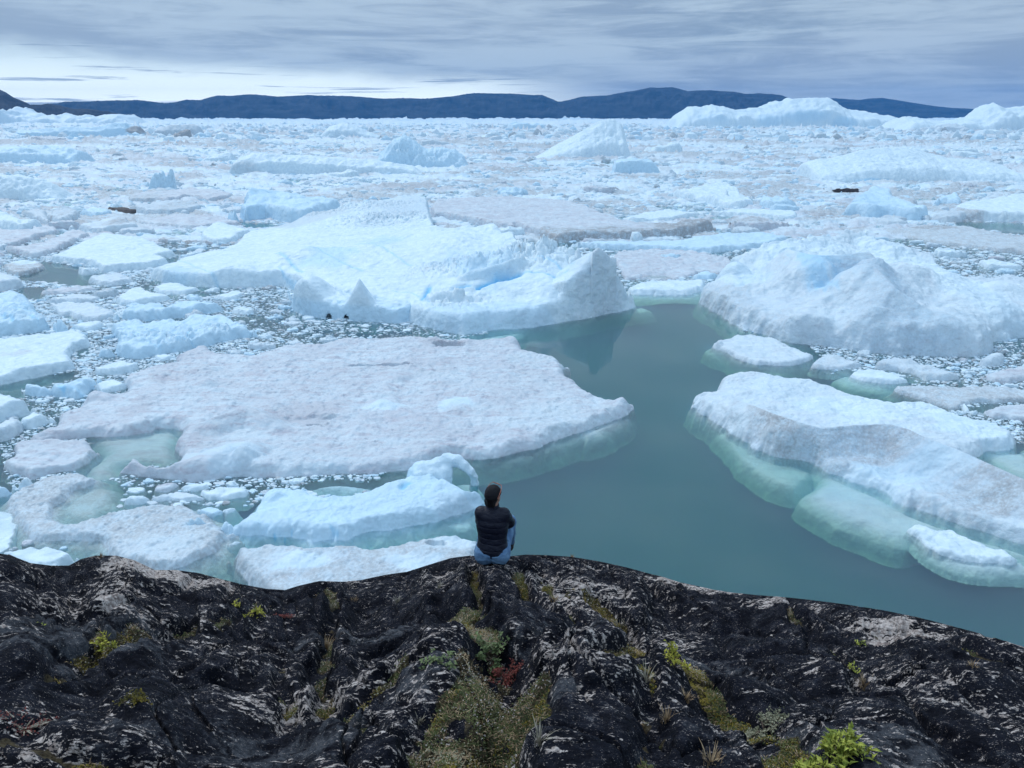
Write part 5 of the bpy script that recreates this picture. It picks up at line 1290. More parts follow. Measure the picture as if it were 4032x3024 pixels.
chips(47, 62, .42, .72, 31, .95)
chips(62, 92, .55, .72, 32, .97)
chips(50, 110, .25, .72, 37, .85, 1.0)
chips(92, 130, .85, .72, 33, 1.0)
chips(100, 150, .45, .72, 38, .9)
chips(130, 215, 1.3, .72, 34, 1.0, 1.1)
chips(215, 420, 2.6, .72, 35, .80, 1.8)
chips(420, 900, 5.2, .72, 36, .65, 1.7)
chips(900, 3200, 13, .72, 39, .5, 2.2)
tag(new_mesh('brash_ice', np.concatenate(Vs), [np.concatenate(Ts), np.concatenate(Qs)], ICE, tint=np.concatenate(Cs), smooth=False),
    'small broken brash ice filling the gaps between the floes', 'brash ice', kind='stuff')


# ================================================================== the rock the camera stands on
SIL = [(0, 552), (14, 555.5), (30, 563), (51, 565.5), (69, 565.5), (81, 559), (95, 555.5), (116, 555.5), (134, 560), (155, 570), (176, 570), (199, 573), (220, 578.7), (243, 584.5), (266, 588.7), (285, 590), (299, 585.6), (319, 581),
       (343, 581.7), (361, 580), (384, 575), (407, 571.7), (428, 565), (451, 558), (470, 555.5), (490, 558), (512, 556), (526, 554.5), (545, 555), (570, 556.6), (598, 561), (628, 567.7), (651, 574), (660, 576), (679, 582), (713, 589.5), (732, 592.5), (757, 595), (794, 598), (836, 603),
       (882, 610), (917, 617), (952, 626), (975, 632), (1003, 640), (1024, 647), (1100, 668)]
SIL = np.array(SIL) * 3.9375
saz, ste = px_az_el(SIL[:, 0], SIL[:, 1])
FULL = 4032 / 2212.0


def brink(phi):
    return np.interp(phi, [-.62, -.2, 0, .3, .62], [7.6, 7.2, 7.0, 6.7, 6.2])


def base_z(r, phi):
    tb = -np.interp(phi, saz, ste, left=ste[0], right=ste[-1])
    D = brink(phi)
    rq = np.maximum(r, 1.2)
    f = np.interp((D - rq) * 7.0 / D, [0, .4, 1, 2, 3, 4, 4.7, 5.8], [0, .012, .046, .108, .178, .268, .40, .74])
    e = np.maximum(r - D, 0)
    return np.where(r < D, -(tb + f) * rq + .1 * (1.2 - r) * (r < 1.2), -tb * D - tb * e * 1.03 - .28 * e ** 2)


def base_hit(px, py):
    phi, te = px_az_el(px, py)
    rr = np.linspace(.8, 9, 1600)
    z = base_z(rr, float(phi))
    i = np.argmax(z / rr >= float(te)) if (z / rr >= float(te)).any() else np.argmax(z / rr)
    r = rr[i]
    return r * math.sin(phi), r * math.cos(phi), z[i]


GUL = [  # crack lines traced on the photo (2212 px wide), width, depth
    ([(716, 1285), (712, 1340), (704, 1400), (694, 1450), (690, 1500), (700, 1545)], .075, .20),
    ([(616, 1450), (614, 1500), (620, 1560)], .045, .10),
    ([(700, 1545), (780, 1560), (860, 1590), (900, 1659)], .06, .14),
    ([(940, 1322), (985, 1335), (1010, 1370), (1050, 1410), (1075, 1450)], .16, .16),
    ([(1075, 1450), (1050, 1500), (1000, 1560), (980, 1659), (975, 1720)], .36, .20),
    ([(1090, 1440), (1130, 1480), (1110, 1540), (1060, 1600)], .20, .12),
    ([(1030, 1228), (1036, 1280), (1042, 1330), (1050, 1370)], .05, .22),
    ([(1120, 1245), (1140, 1290), (1160, 1320), (1190, 1345)], .07, .15),
    ([(1240, 1280), (1300, 1300), (1350, 1345), (1375, 1400), (1370, 1450), (1310, 1470)], .10, .16),
    ([(1180, 1255), (1225, 1310), (1250, 1370), (1245, 1420), (1190, 1460)], .06, .10),
    ([(1470, 1470), (1540, 1510), (1600, 1550), (1660, 1580), (1730, 1610), (1760, 1700)], .12, .13),
    ([(-60, 1500), (20, 1478), (90, 1462), (160, 1432), (220, 1402), (275, 1385), (420, 1352)], .13, .15),
    ([(0, 1345), (110, 1322), (220, 1330), (300, 1310)], .05, .08),
    ([(220, 1330), (200, 1400), (190, 1430)], .04, .10),
    ([(700, 1290), (560, 1325), (480, 1370), (420, 1352)], .04, .07),
    ([(880, 1480), (800, 1505), (770, 1540)], .07, .08),
    ([(1700, 1320), (1760, 1365), (1840, 1440), (1880, 1500)], .04, .10),
    ([(1900, 1350), (2050, 1420), (2212, 1480)], .05, .10),
    ([(1380, 1460), (1420, 1560), (1400, 1700)], .05, .10),
    ([(0, 1590), (130, 1610), (260, 1640), (400, 1700)], .06, .08)]
GW = [([base_hit(a * FULL, b * FULL) for a, b in g], w_ * .62, d_) for g, w_, d_ in GUL]

core = np.linspace(-.625, .625, 1050)
phi = np.concatenate([np.linspace(-1.35, -.64, 60), core, np.linspace(.64, 1.35, 60)])
rr = np.concatenate([np.linspace(.30, 1.9, 40), 1.9 * (8.2 / 1.9) ** (np.linspace(0, 1, 420)[1:]), np.linspace(8.3, 15.5, 60)])
PH, RR = np.meshgrid(phi, rr)
X = RR * np.sin(PH); Y = RR * np.cos(PH)
Z = base_z(RR, PH)
# rounded whaleback blocks
wx = X + .45 * fbm(X / 1.7, Y / 1.7, 3, 701); wy = Y + .45 * fbm(X / 1.7, Y / 1.7, 3, 702)
f1, f2, idv = worley(wx / 1.25, wy / 1.75, 703)
blk = sstep(f2 - f1, 0, .42)
Z = Z + .10 * (blk - .7) + .09 * (idv - .5) * sstep(f2 - f1, 0.0, .10)
f1, f2, id3 = worley(wx / .85 + 7, wy / 1.3 + 2, 706)
Z = Z - .045 * np.exp(-((f2 - f1) / .022) ** 2) * (fbm(X / .6, Y / .6, 3, 708) > -.1) + .05 * (id3 - .5)
f1, f2, id2 = worley(wx / .52 + 3, wy / .80 + 1, 705)
Z = Z + .055 * (sstep(f2 - f1, 0, .3) - .7) * (id2 > .35) + .04 * (id2 - .5) * sstep(f2 - f1, 0.0, .08)
Z = Z + .12 * fbm(X / 1.9, Y / 1.9, 3, 707) + .055 * fbm(X / .62, Y / .8, 4, 709, .55)
# foliation: low ribs across the slope
rib = fbm(X / .55 + .4 * Y, (Y - .22 * X) / .11, 4, 711, .6, ridged=True)
Z = Z + .020 * rib + .016 * fbm(X / .09, Y / .06, 4, 713, .6) + .010 * fbm(X / .05, Y / .025, 3, 715, .6, ridged=True)
soil = np.zeros(X.shape)
for line, w_, dpt in GW:
    bx0, bx1 = min(p[0] for p in line) - 4 * w_ - .3, max(p[0] for p in line) + 4 * w_ + .3
    by0, by1 = min(p[1] for p in line) - 4 * w_ - .3, max(p[1] for p in line) + 4 * w_ + .3
    m = (X > bx0) & (X < bx1) & (Y > by0) & (Y < by1)
    if not m.any(): continue
    x, y = X[m], Y[m]
    dd, tt = line_d(x + .10 * fbm(x / .3, y / .3, 4, 717), y + .10 * fbm(x / .3, y / .3, 4, 719), line)
    fade = sstep(tt, 0, .12) * .6 + .4
    g = (1 - sstep(dd, w_ * .85, w_ * 1.35 + .05)) * fade
    shoulder = np.exp(-((dd - w_ * 2.0 - .06) / (.10 + w_ * .6)) ** 2) * .035
    Z[m] += -dpt * .75 * g + shoulder
    soil[m] = np.maximum(soil[m], (1 - sstep(dd, w_ * .7, w_ * 1.4 + .02)) * (1.1 if w_ > .055 else .7))
soil *= sstep(fbm(X / .30, Y / .30, 5, 721, .6) + .12 * (soil > .9), -.22, .12)
# a shallow seat where the person sits
SX, SY, SZ = base_hit(1930, 2222)
for k in range(3):                # the brink line is where the photo has it
    E = Z / RR
    mE = E[40:].max(0)
    tgt = np.interp(phi, saz, ste, left=ste[0], right=ste[-1])
    dl = tgt - mE
    Z = Z + RR * dl[None, :] * sstep(RR, 2.8, 5.8)
bare = np.zeros(X.shape); grey = np.zeros(X.shape)
for fx, fy, rad, sx, v in [(350, 1258, .30, 1.8, .5), (420, 1262, .25, 2, .6), (245, 1310, .12, 1, .9), (1445, 1255, .10, 2, .9), (1570, 1276, .22, 3, .6), (1700, 1300, .2, 2.5, .45), (1970, 1375, .22, 1.8, 1.25), (1900, 1350, .2, 2.5, .5), (2150, 1400, .2, 2, .3), (620, 1520, .4, 1.5, .30), (1100, 1560, .2, 1, .3)]:
    hx, hy, hz = base_hit(fx * FULL, fy * FULL)
    d_ = np.hypot((X - hx) / (rad * sx), (Y - hy) / rad) + .45 * fbm(X / .4, Y / .25, 4, int(fx))
    bare = np.maximum(bare, v * .8 * sstep(d_, 1.0, .4))
for fx, fy, rad in [(120, 1400, .6), (760, 1380, .4), (930, 1495, .3), (1160, 1500, .16), (1220, 1400, .35), (1950, 1640, .6), (1500, 1450, .4), (600, 1620, .5), (180, 1380, .5)]:
    hx, hy, hz = base_hit(fx * FULL, fy * FULL)
    d_ = np.hypot((X - hx) / (rad * 1.5), (Y - hy) / rad) + .5 * fbm(X / .3, Y / .3, 4, int(fx))
    grey = np.maximum(grey, .55 * sstep(d_, 1.1, .4))
Zr = Z.copy()
EL = Zr / RR


def rock_hit(fx, fy, full=True):
    """point of the finished rock surface seen at a photo position"""
    k = FULL if full else 1.0
    p, te = px_az_el(fx * k, fy * k)
    j = int(np.clip(np.searchsorted(phi, float(p)), 1, len(phi) - 1))
    col = EL[:, j]
    ok = (col >= float(te)) & (rr > 1.2)
    i = int(np.argmax(ok)) if ok.any() else int(np.argmax(np.where(rr > 1.2, col, -9)))
    return Vector((rr[i] * math.sin(p), rr[i] * math.cos(p), CAMH + Zr[i, j]))


def rock_z(x, y):
    p = math.atan2(x, y); r = math.hypot(x, y)
    j = int(np.clip(np.searchsorted(phi, p), 1, len(phi) - 1)); i = int(np.clip(np.searchsorted(rr, r), 1, len(rr) - 1))
    return CAMH + float(Zr[i, j])


V = np.stack([X, Y, np.maximum(Z, -26.5) + CAMH], -1).reshape(-1, 3)
T = np.stack([bare, np.clip(soil, 0, 1.2), grey], -1).reshape(-1, 3)
F = grid_faces(len(rr), len(phi))
V, F, T = compact(V, F[(V[F][:, :, 2] > -1.4).any(1)], T)
tag(new_mesh('rock_ground', V, [F[:, ::-1]], ROCK, tint=T), kind='structure')


# ================================================================== the seated person
def tube_mesh(paths, na=8, close=False):
    """paths: list of [(x, y, z, r), ...] -> verts, quads"""
    Vs, Fs, n0 = [], [], 0
    for P in paths:
        P = np.array(P, float); n = len(P)
        tg = np.gradient(P[:, :3], axis=0)
        tg /= np.linalg.norm(tg, axis=1)[:, None] + 1e-9
        ref = np.array([0, 0, 1.0])
        rings = []
        for i in range(n):
            a = np.cross(tg[i], ref)
            if np.linalg.norm(a) < .1: a = np.cross(tg[i], [1.0, 0, 0])
            a /= np.linalg.norm(a); b = np.cross(tg[i], a)
            th = np.arange(na) * 2 * np.pi / na
            rings.append(P[i, :3] + P[i, 3] * (np.cos(th)[:, None] * a + np.sin(th)[:, None] * b))
        Vs.append(np.concatenate(rings))
        a = np.arange(na); b = (a + 1) % na
        for i in range(n - 1):
            Fs.append(np.stack([n0 + i * na + a, n0 + i * na + b, n0 + (i + 1) * na + b, n0 + (i + 1) * na + a], -1))
        n0 += n * na
    return np.concatenate(Vs), np.concatenate(Fs)


seat = rock_hit(1938, 2226, full=False)
person = bpy.data.objects.new('person', None)
person.location = (seat.x, seat.y + .06, seat.z + .005)
person.rotation_euler = (0, 0, R(-4))
person.scale = (.80, .85, .86)
COL.objects.link(person)
tag(person, 'person in a black quilted jacket, blue jeans and dark cap sitting on the rock brink', 'person')
skin = simple('skin', (0.42, 0.24, 0.18), .55, 40, .1, .08)
jackm, t = new_mat('quilted_nylon')
p_ = t.n('ShaderNodeBsdfPrincipled', ins={'Base Color': (0.004, 0.006, 0.018, 1), 'Roughness': 0.5, 'Specular IOR Level': 0.25})
g_ = t.n('ShaderNodeTexCoord').outputs['Object']
t.set(p_.inputs['Normal'], bump(t, t.noise(t.scale(g_, (14, 14, 40)), 1.6, 4, .6, .8), .5, .012))
out(t, p_.outputs[0])
denim, t = new_mat('blue_denim')
g_ = t.n('ShaderNodeTexCoord').outputs['Object']
nz = t.noise(g_, 9, 4, .6); nf = t.noise(g_, 160, 2, .6)
c_ = t.mix(t.ramp(nz, .35, .65), (0.060, 0.135, 0.27), (0.13, 0.245, 0.40))
c_ = t.mix(t.math('MULTIPLY', nf, .35), c_, (0.20, .32, .46))
p_ = t.n('ShaderNodeBsdfPrincipled', ins={'Base Color': c_, 'Roughness': 0.85, 'Specular IOR Level': 0.15})
t.set(p_.inputs['Normal'], bump(t, t.noise(g_, 16, 4, .6, 1.0), .6, .012))
out(t, p_.outputs[0])
hairm = simple('dark_hair', (0.006, 0.005, 0.007), .5, 90, .6, .3, bdist=.006)
capm = simple('black_knit', (0.009, 0.009, 0.013), .85, 120, .5, .2, bdist=.004)
glassm = simple('coral_frame', (0.55, 0.20, 0.14), .35, spec=.5)
lensm = simple('dark_lens', (0.02, 0.02, 0.025), .1, spec=.6)
shoem = simple('dark_boot', (0.03, 0.026, 0.024), .7, 30, .3, .2)

HT = R(-34)                                   # head turned to the right
HC = np.array([0.012, 0.105, 0.742])


def rot_head(X, Y, Z):
    x, y = X - HC[0], Y - HC[1]
    c, s = math.cos(HT), math.sin(HT)
    return c * x + s * y, -s * x + c * y, Z - HC[2]     # local: +y = face direction


def un(S, *c):
    d = None
    for q in c:
        d = q if d is None else smin(d, q, S)
    return d


ELB = {1: (.182, .20, .372), -1: (-.155, .235, .362)}
WR = {1: (.075, .355, .372), -1: (-.025, .405, .325)}
SH = {1: (.136, .075, .530), -1: (-.134, .075, .543)}
KN = {1: (.175, .420, .255), -1: (-.12, .440, .265)}
AN = {1: (.16, .600, -.13), -1: (-.12, .610, -.13)}


def torso(X, Y, Z, g=0.0):
    d = un(.06, ellip(X, Y, Z, (0, .02, .115), (.160 + g, .135 + g, .120 + g)), capsule(X, Y, Z, (-.045, .02, .16), (-.050, .055, .38), .098 + g, .100 + g),
           capsule(X, Y, Z, (.045, .02, .16), (.050, .055, .38), .098 + g, .100 + g), ellip(X, Y, Z, (0, .075, .44), (.148 + g, .115 + g, .14 + g)), capsule(X, Y, Z, (-.110, .068, .525), (.110, .068, .520), .060 + g, .060 + g))
    return d


def legs(X, Y, Z, g=0.0):
    d = None
    for s in (1, -1):
        q = un(.03, capsule(X, Y, Z, (s * .095, .03, .095), KN[s], .088 + g, .058 + g), capsule(X, Y, Z, KN[s], (KN[s][0] * .92, .52, .06), .057 + g, .056 + g), capsule(X, Y, Z, (KN[s][0] * .92, .52, .06), AN[s], .056 + g, .038 + g * 1.4))
        d = q if d is None else np.minimum(d, q)
    return d


def arms(X, Y, Z, g=0.0):
    d = None
    for s in (1, -1):
        q = un(.025, capsule(X, Y, Z, SH[s], ELB[s], .050 + g, .040 + g), capsule(X, Y, Z, ELB[s], WR[s], .039 + g, .026 + g * .8))
        d = q if d is None else smin(d, q, .01)
    return d


def hands(X, Y, Z):
    d = None
    for s in (1, -1):
        w0 = np.array(WR[s]); e0 = np.array(ELB[s])
        u = (w0 - e0); u /= np.linalg.norm(u)
        dn = np.array([0, .25, -1.0]); dn -= u * (dn @ u); dn /= np.linalg.norm(dn)
        sd_ = np.cross(u, dn)
        palm0 = w0 + u * .02; palm1 = w0 + u * .075
        q = None
        for k in (-1, -.33, .33, 1):
            c = capsule(X, Y, Z, palm0 + sd_ * .018 * k, palm1 + sd_ * .027 * k, .016, .013)
            q = c if q is None else smin(q, c, .012)
        for k, ln in ((-1, .060), (-.33, .072), (.33, .078), (1, .068)):
            a = palm1 + sd_ * .027 * k; b = a + u * ln * .45 + dn * .006; c_ = b + u * ln * .25 + dn * ln * .28; e = c_ + dn * ln * .32 - u * .002
            for i, (p1, p2) in enumerate(((a, b), (b, c_), (c_, e))):
                q = smin(q, capsule(X, Y, Z, p1, p2, .0095 - i * .0008, .0088 - i * .0008), .004)
        tb = w0 + u * .03 + sd_ * .026 * -s * 1.0
        t1 = tb + u * .03 + sd_ * -s * .020 + dn * .012; t2 = t1 + u * .028 + dn * .02
        q = smin(q, capsule(X, Y, Z, tb, t1, .013, .011), .008); q = smin(q, capsule(X, Y, Z, t1, t2, .0105, .009), .004)
        d = q if d is None else np.minimum(d, q)
    return d


def head(X, Y, Z):
    x, y, z = rot_head(X, Y, Z)
    d = un(.03, ellip(x, y, z, (0, -.012, .022), (.074, .092, .084)), ellip(x, y, z, (0, .018, -.035), (.058, .072, .072)), capsule(x, y, z, (0, .055, -.088), (0, .060, -.090), .024, .024))
    d = smin(d, capsule(x, y, z, (0, .086, .018), (0, .108, -.022), .008, .014), .012)
    for s in (1, -1):
        d = smin(d, capsule(x, y, z, (s * .012, .088, .028), (s * .042, .078, .030), .010, .009), .01)
        d = np.maximum(d, -(np.sqrt((x - s * .031) ** 2 + (y - .098) ** 2 + (z - .008) ** 2) - .013) * .8)
        d = np.minimum(d, np.sqrt((x - s * .031) ** 2 + (y - .082) ** 2 + (z - .008) ** 2) - .012)
        d = smin(d, ellip(x, y, z, (s * .078, -.004, -.006), (.010, .020, .033)), .008)
    d = smin(d, capsule(x, y, z, (-.020, .084, -.052), (.020, .084, -.052), .008, .008), .006)
    return smin(d, capsule(X, Y, Z, (0, .075, .54), (.008, .095, .68), .056, .052), .03)


def body_f(X, Y, Z):
    d = un(.03, torso(X, Y, Z, -.012), arms(X, Y, Z, -.006))
    d = smin(d, legs(X, Y, Z, -.012), .03)
    d = smin(d, head(X, Y, Z), .02)
    return smin(d, hands(X, Y, Z), .008)


V, F = surf_net(body_f, (-.36, -.16, -.22), (.36, .70, .90), .0075)
new_mesh('body', V, [F], skin, parent=person)


def jacket_f(X, Y, Z):
    seam = Z + .10 * (X - .0) ** 2 * 0 + .055 * X + .02 * np.sin(X * 9) * 0
    qd = np.abs(((seam / .062) % 1.0) - .5) * 2          # 1 at a seam
    puff = .0055 * (1 - qd ** 5)
    low = sstep(Z, .50, .44)
    body = torso(X, Y, Z, .020) - puff * (.35 + .65 * low) - .006 * fbm(X * 9 + Z * 3, Y * 9 + Z * 12, 3, 91)
    sx = np.abs(X); al = np.where(X > 0, 1, -1)
    ar = None
    for s in (1, -1):
        q = un(.025, capsule(X, Y, Z, SH[s], ELB[s], .071, .061), capsule(X, Y, Z, ELB[s], WR[s], .060, .043))
        q = q - .006 * (1 - (np.abs(((seam + .4 * Y) / .066) % 1.0 - .5) * 2) ** 5) - .004 * fbm(X * 14, Z * 14 + Y * 9, 3, 93)
        w0 = np.array(WR[s]); u = w0 - np.array(ELB[s]); u /= np.linalg.norm(u)
        q = np.maximum(q, (X - w0[0]) * u[0] + (Y - w0[1]) * u[1] + (Z - w0[2]) * u[2] - .012)
        ar = q if ar is None else smin(ar, q, .008)
    d = smin(body, ar, .022)
    col = np.maximum(capsule(X, Y, Z, (0, .078, .57), (.004, .088, .640), .082, .072), -capsule(X, Y, Z, (0, .08, .60), (.006, .095, .75), .058, .060))
    d = smin(d, col, .018)
    hem = .112 + 1.0 * X ** 2 + .10 * np.clip(Y, 0, .3)
    d = np.maximum(d, (hem - Z) * .8)
    d = np.maximum(d, (Z - .648))
    return np.maximum(d, -(torso(X, Y, Z, -.004)))


V, F = surf_net(jacket_f, (-.39, -.19, .10), (.39, .48, .68), .0065)
jo = new_mesh('jacket', V, [F], jackm, parent=person)


def jeans_f(X, Y, Z):
    d = un(.045, ellip(X, Y, Z, (0, .015, .118), (.188, .158, .128)), legs(X, Y, Z, .014), capsule(X, Y, Z, (-.10, -.03, .085), (-.10, .03, .07), .100, .095), capsule(X, Y, Z, (.10, -.03, .085), (.10, .03, .07), .100, .095))
    fold = fbm(X * 11 + Y * 4, Z * 22 + Y * 9, 4, 95, ridged=True)
    d = d - .0055 * fold
    cr = np.exp(-(X / .009) ** 2) * np.exp(-((Y + .13) / .07) ** 2) * .012      # centre seam
    yk = np.exp(-((Z - .10 + .35 * np.abs(X)) / .006) ** 2) * (Y < 0) * .004
    d = d + cr + yk
    d = np.maximum(d, Z - (.195 - .3 * X ** 2) - 3 * np.clip(Y - .10, 0, 1))
    for s in (1, -1):
        d = np.where((Y > .5) & (np.sign(X) == s), np.maximum(d, (AN[s][2] + .02 - Z)), d)
    return d


V, F = surf_net(jeans_f, (-.32, -.20, -.18), (.34, .74, .38), .0075)
new_mesh('jeans', V, [F], denim, parent=person)


def hair_f(X, Y, Z):
    x, y, z = rot_head(X, Y, Z)
    d = un(.03, ellip(x, y, z, (0, -.022, .02), (.083, .094, .090)), ellip(x, y, z, (0, -.055, -.065), (.072, .048, .075)))
    d = smin(d, ellip(x, y, z, (-.055, -.045, -.085), (.040, .040, .055)), .02)
    d = d + .010 * fbm(x * 30 + 3, z * 9 + y * 26, 4, 97, .6, ridged=True)
    face = np.maximum(y - (.030 + .15 * z), -9)
    return np.maximum(d, face * .9)


V, F = surf_net(hair_f, (HC[0] - .13, HC[1] - .15, HC[2] - .18), (HC[0] + .13, HC[1] + .13, HC[2] + .13), .005)
new_mesh('hair', V, [F], hairm, parent=person)


def cap_f(X, Y, Z):
    x, y, z = rot_head(X, Y, Z)
    d = ellip(x, y, z, (0, -.016, .030), (.090, .106, .094))
    d = d - .0035 * np.sin(np.arctan2(x, y) * 26) * sstep(z, .10, .02) * 0 - .003 * fbm(x * 30, z * 30 + y * 20, 3, 99)
    band = ellip(x, y, z, (0, -.016, .030), (.094, .110, .098))
    cut = (.012 + .30 * (y + .02)) - z
    d = np.maximum(d, cut * .9)
    band = np.maximum(np.maximum(band, cut * .9), z - (.042 + .30 * (y + .02)))
    d = smin(d, band, .004)
    return d


V, F = surf_net(cap_f, (HC[0] - .17, HC[1] - .17, HC[2] - .08), (HC[0] + .17, HC[1] + .17, HC[2] + .16), .0048)
new_mesh('cap', V, [F], capm, parent=person)

# sunglasses pushed up on the cap
def hl(x, y, z):
    c, s = math.cos(HT), math.sin(HT)
    return (HC[0] + c * x - s * y, HC[1] + s * x + c * y, HC[2] + z)


paths = []
for s in (1, -1):
    ring = []
    for k in range(17):
        a = 2 * math.pi * k / 16
        ring.append((*hl(s * .033 + .027 * math.cos(a), .062 + .020 * math.sin(a), .116 - .016 * math.sin(a)), .0028))
    paths.append(ring)
    paths.append([(*hl(s * .060, .064, .116), .003), (*hl(s * .084, .042, .098), .003), (*hl(s * .098, .0, .062), .0032), (*hl(s * .098, -.028, .030), .0032), (*hl(s * .088, -.040, .006), .003)])
paths.append([(*hl(-.008, .068, .118), .0028), (*hl(0, .071, .119), .0028), (*hl(.008, .068, .118), .0028)])
V, F = tube_mesh(paths)
sg = new_mesh('sunglasses', V, [F], glassm, parent=person)
for s in (1, -1):
    th = np.linspace(0, 2 * np.pi, 17)[:-1]
    top = np.array([hl(s * .033 + .025 * math.cos(a), .062 + .018 * math.sin(a), .1175 - .0145 * math.sin(a)) for a in th])
    bot = top - np.array([0, 0, .002])
    n = 16; a = np.arange(n); b = (a + 1) % n
    V = np.concatenate([top, bot, [top.mean(0)], [bot.mean(0)]])
    F3 = np.concatenate([np.stack([np.full(n, 2 * n), a, b], -1), np.stack([np.full(n, 2 * n + 1), n + b, n + a], -1)])
    new_mesh('lens', V, [F3, np.stack([a, n + a, n + b, b], -1)], lensm, parent=sg)
for s in (1, -1):
    def boot_f(X, Y, Z):
        a = AN[s]
        d = un(.02, capsule(X, Y, Z, (a[0], a[1] - .005, a[2] + .05), (a[0], a[1] - .01, a[2] - .03), .048, .046), capsule(X, Y, Z, (a[0], a[1] - .015, a[2] - .045), (a[0] + s * .015, a[1] + .17, a[2] - .075), .040, .036))
        return np.maximum(d, (a[2] - .088 - .14 * (Y - a[1])) - Z)
    V, F = surf_net(boot_f, (AN[s][0] - .09, AN[s][1] - .10, AN[s][2] - .16), (AN[s][0] + .09, AN[s][1] + .25, AN[s][2] + .10), .0075)
    new_mesh('boot', V, [F], shoem, parent=person)


# ================================================================== plants on the rock
M_WILLOW = leaf_mat('willow_leaf', (0.13, 0.17, 0.025), (0.37, 0.39, 0.07), 22)
M_WILLOW2 = leaf_mat('yellowing_leaf', (0.22, 0.23, 0.03), (0.46, 0.42, 0.07), 22)
M_TWIG = leaf_mat('twig', (0.06, 0.045, 0.035), (0.16, 0.12, 0.09), 30)
M_DRY = leaf_mat('dry_grass', (0.20, 0.13, 0.07), (0.42, 0.31, 0.19), 25)
M_GREY = leaf_mat('bleached_grass', (0.24, 0.22, 0.17), (0.46, 0.42, 0.34), 25)
M_RED = leaf_mat('red_leaf', (0.085, 0.018, 0.018), (0.22, 0.055, 0.045), 26)
M_MOSS = leaf_mat('olive_moss', (0.07, 0.062, 0.010), (0.24, 0.185, 0.028), 9)
M_COVER = leaf_mat('crowberry', (0.030, 0.045, 0.014), (0.115, 0.130, 0.045), 7)
M_LICH = leaf_mat('pale_lichen', (0.16, 0.16, 0.10), (0.36, 0.35, 0.25), 12, .9)
M_GRIT = leaf_mat('pale_grit', (0.16, 0.14, 0.13), (0.50, 0.46, 0.43), 30, .9)


def leaves(P, L, W, up=.5, r_=rng, curl=.25, yaw=None):
    """P (n,3) base points -> folded leaf faces (6 verts, 4 tris each)"""
    n = len(P)
    az = r_.uniform(0, 2 * np.pi, n) if yaw is None else yaw
    el = np.clip(r_.normal(up, .35, n), -.3, 1.5)
    D = np.stack([np.cos(az) * np.cos(el), np.sin(az) * np.cos(el), np.sin(el)], -1)
    Sd = np.stack([-np.sin(az), np.cos(az), r_.normal(0, .3, n)], -1)
    N = np.cross(D, Sd)
    L = L * r_.uniform(.6, 1.25, n)[:, None]; W = W * r_.uniform(.7, 1.2, n)[:, None]
    a = P; m = P + D * L * .5 + N * L * curl * .4; t_ = P + D * L + N * L * -curl * .3
    l = m + Sd * W * .5 + N * W * .25; q = m - Sd * W * .5 + N * W * .25
    V = np.stack([a, l, m, q, t_], 1).reshape(-1, 3)
    b = np.arange(n)[:, None] * 5
    F = np.concatenate([b + [0, 2, 1], b + [0, 3, 2], b + [1, 2, 4], b + [2, 3, 4]])
    return V, F


def plant(kind, label, cat, fx, fy, group=None, size=.15, mat=None, n=120, L=.03, W=.012, up=.6, hgt=.10, stems=10, flat=1.0, full=True, part='foliage', stemmat=None):
    p = rock_hit(fx, fy, full)
    o = bpy.data.objects.new(kind, None); COL.objects.link(o)
    o.location = p
    tag(o, label, cat, group)
    paths, tips = [], []
    for i in range(stems):
        a = rng.uniform(0, 2 * math.pi); rr_ = size * rng.uniform(.25, 1.0)
        h = hgt * rng.uniform(.5, 1.1) * (1.15 - .5 * rr_ / size)
        ex, ey = math.cos(a) * rr_, math.sin(a) * rr_ * flat
        gz = rock_z(p.x + ex, p.y + ey) - p.z
        gz = max(-.25, min(.12, gz))
        pts = []
        for k in range(6):
            t = k / 5
            pts.append((ex * t ** .8, ey * t ** .8, (gz * t) + h * math.sin(t * 1.45) - .01, .0035 * (1 - .7 * t) + .0006))
        paths.append(pts); tips.append(pts)
    V, F = tube_mesh(paths, 5)
    new_mesh('stems', V, [F], stemmat or M_TWIG, parent=o)
    k = rng.integers(0, len(tips), n); t = rng.uniform(.25, 1.02, n) ** .7
    T = np.array(tips)[:, :, :3]
    i0 = np.clip((t * 5).astype(int), 0, 4); fr = t * 5 - i0
    B = T[k, i0] * (1 - fr[:, None]) + T[k, i0 + 1] * fr[:, None]
    B = B + rng.normal(0, .008, B.shape)
    V, F = leaves(B, L, W, up)
    new_mesh(part, V, [F], mat, smooth=False, parent=o)
    return o


def tuft(label, fx, fy, h=.12, n=40, mat=None, spread=.05, group=None, full=True):
    p = rock_hit(fx, fy, full)
    V, F, n0 = [], [], 0
    for i in range(n):
        a = rng.uniform(0, 2 * math.pi); b = rng.uniform(0, spread)
        bx, by = math.cos(a) * b * .5, math.sin(a) * b * .5
        ln = .75 * h * rng.uniform(.5, 1.15); bend = rng.uniform(.15, .75)
        dx_, dy_ = math.cos(a), math.sin(a)
        wv = .0028 * rng.uniform(.7, 1.4)
        row = []
        for k in range(5):
            t = k / 4
            x = bx + dx_ * ln * bend * t * t; y = by + dy_ * ln * bend * t * t; z = ln * t * (1 - .25 * bend * t) - .012
            w_ = wv * (1 - t * .85)
            row += [(x - dy_ * w_, y + dx_ * w_, z), (x + dy_ * w_, y - dx_ * w_, z)]
        V += row
        for k in range(4):
            q = n0 + k * 2
            F.append((q, q + 1, q + 3, q + 2))
        n0 += 10
    o = new_mesh('grass_tuft', np.array(V), [np.array(F)], mat or M_DRY, smooth=False)
    o.location = p
    return tag(o, label, 'grass tuft', group)


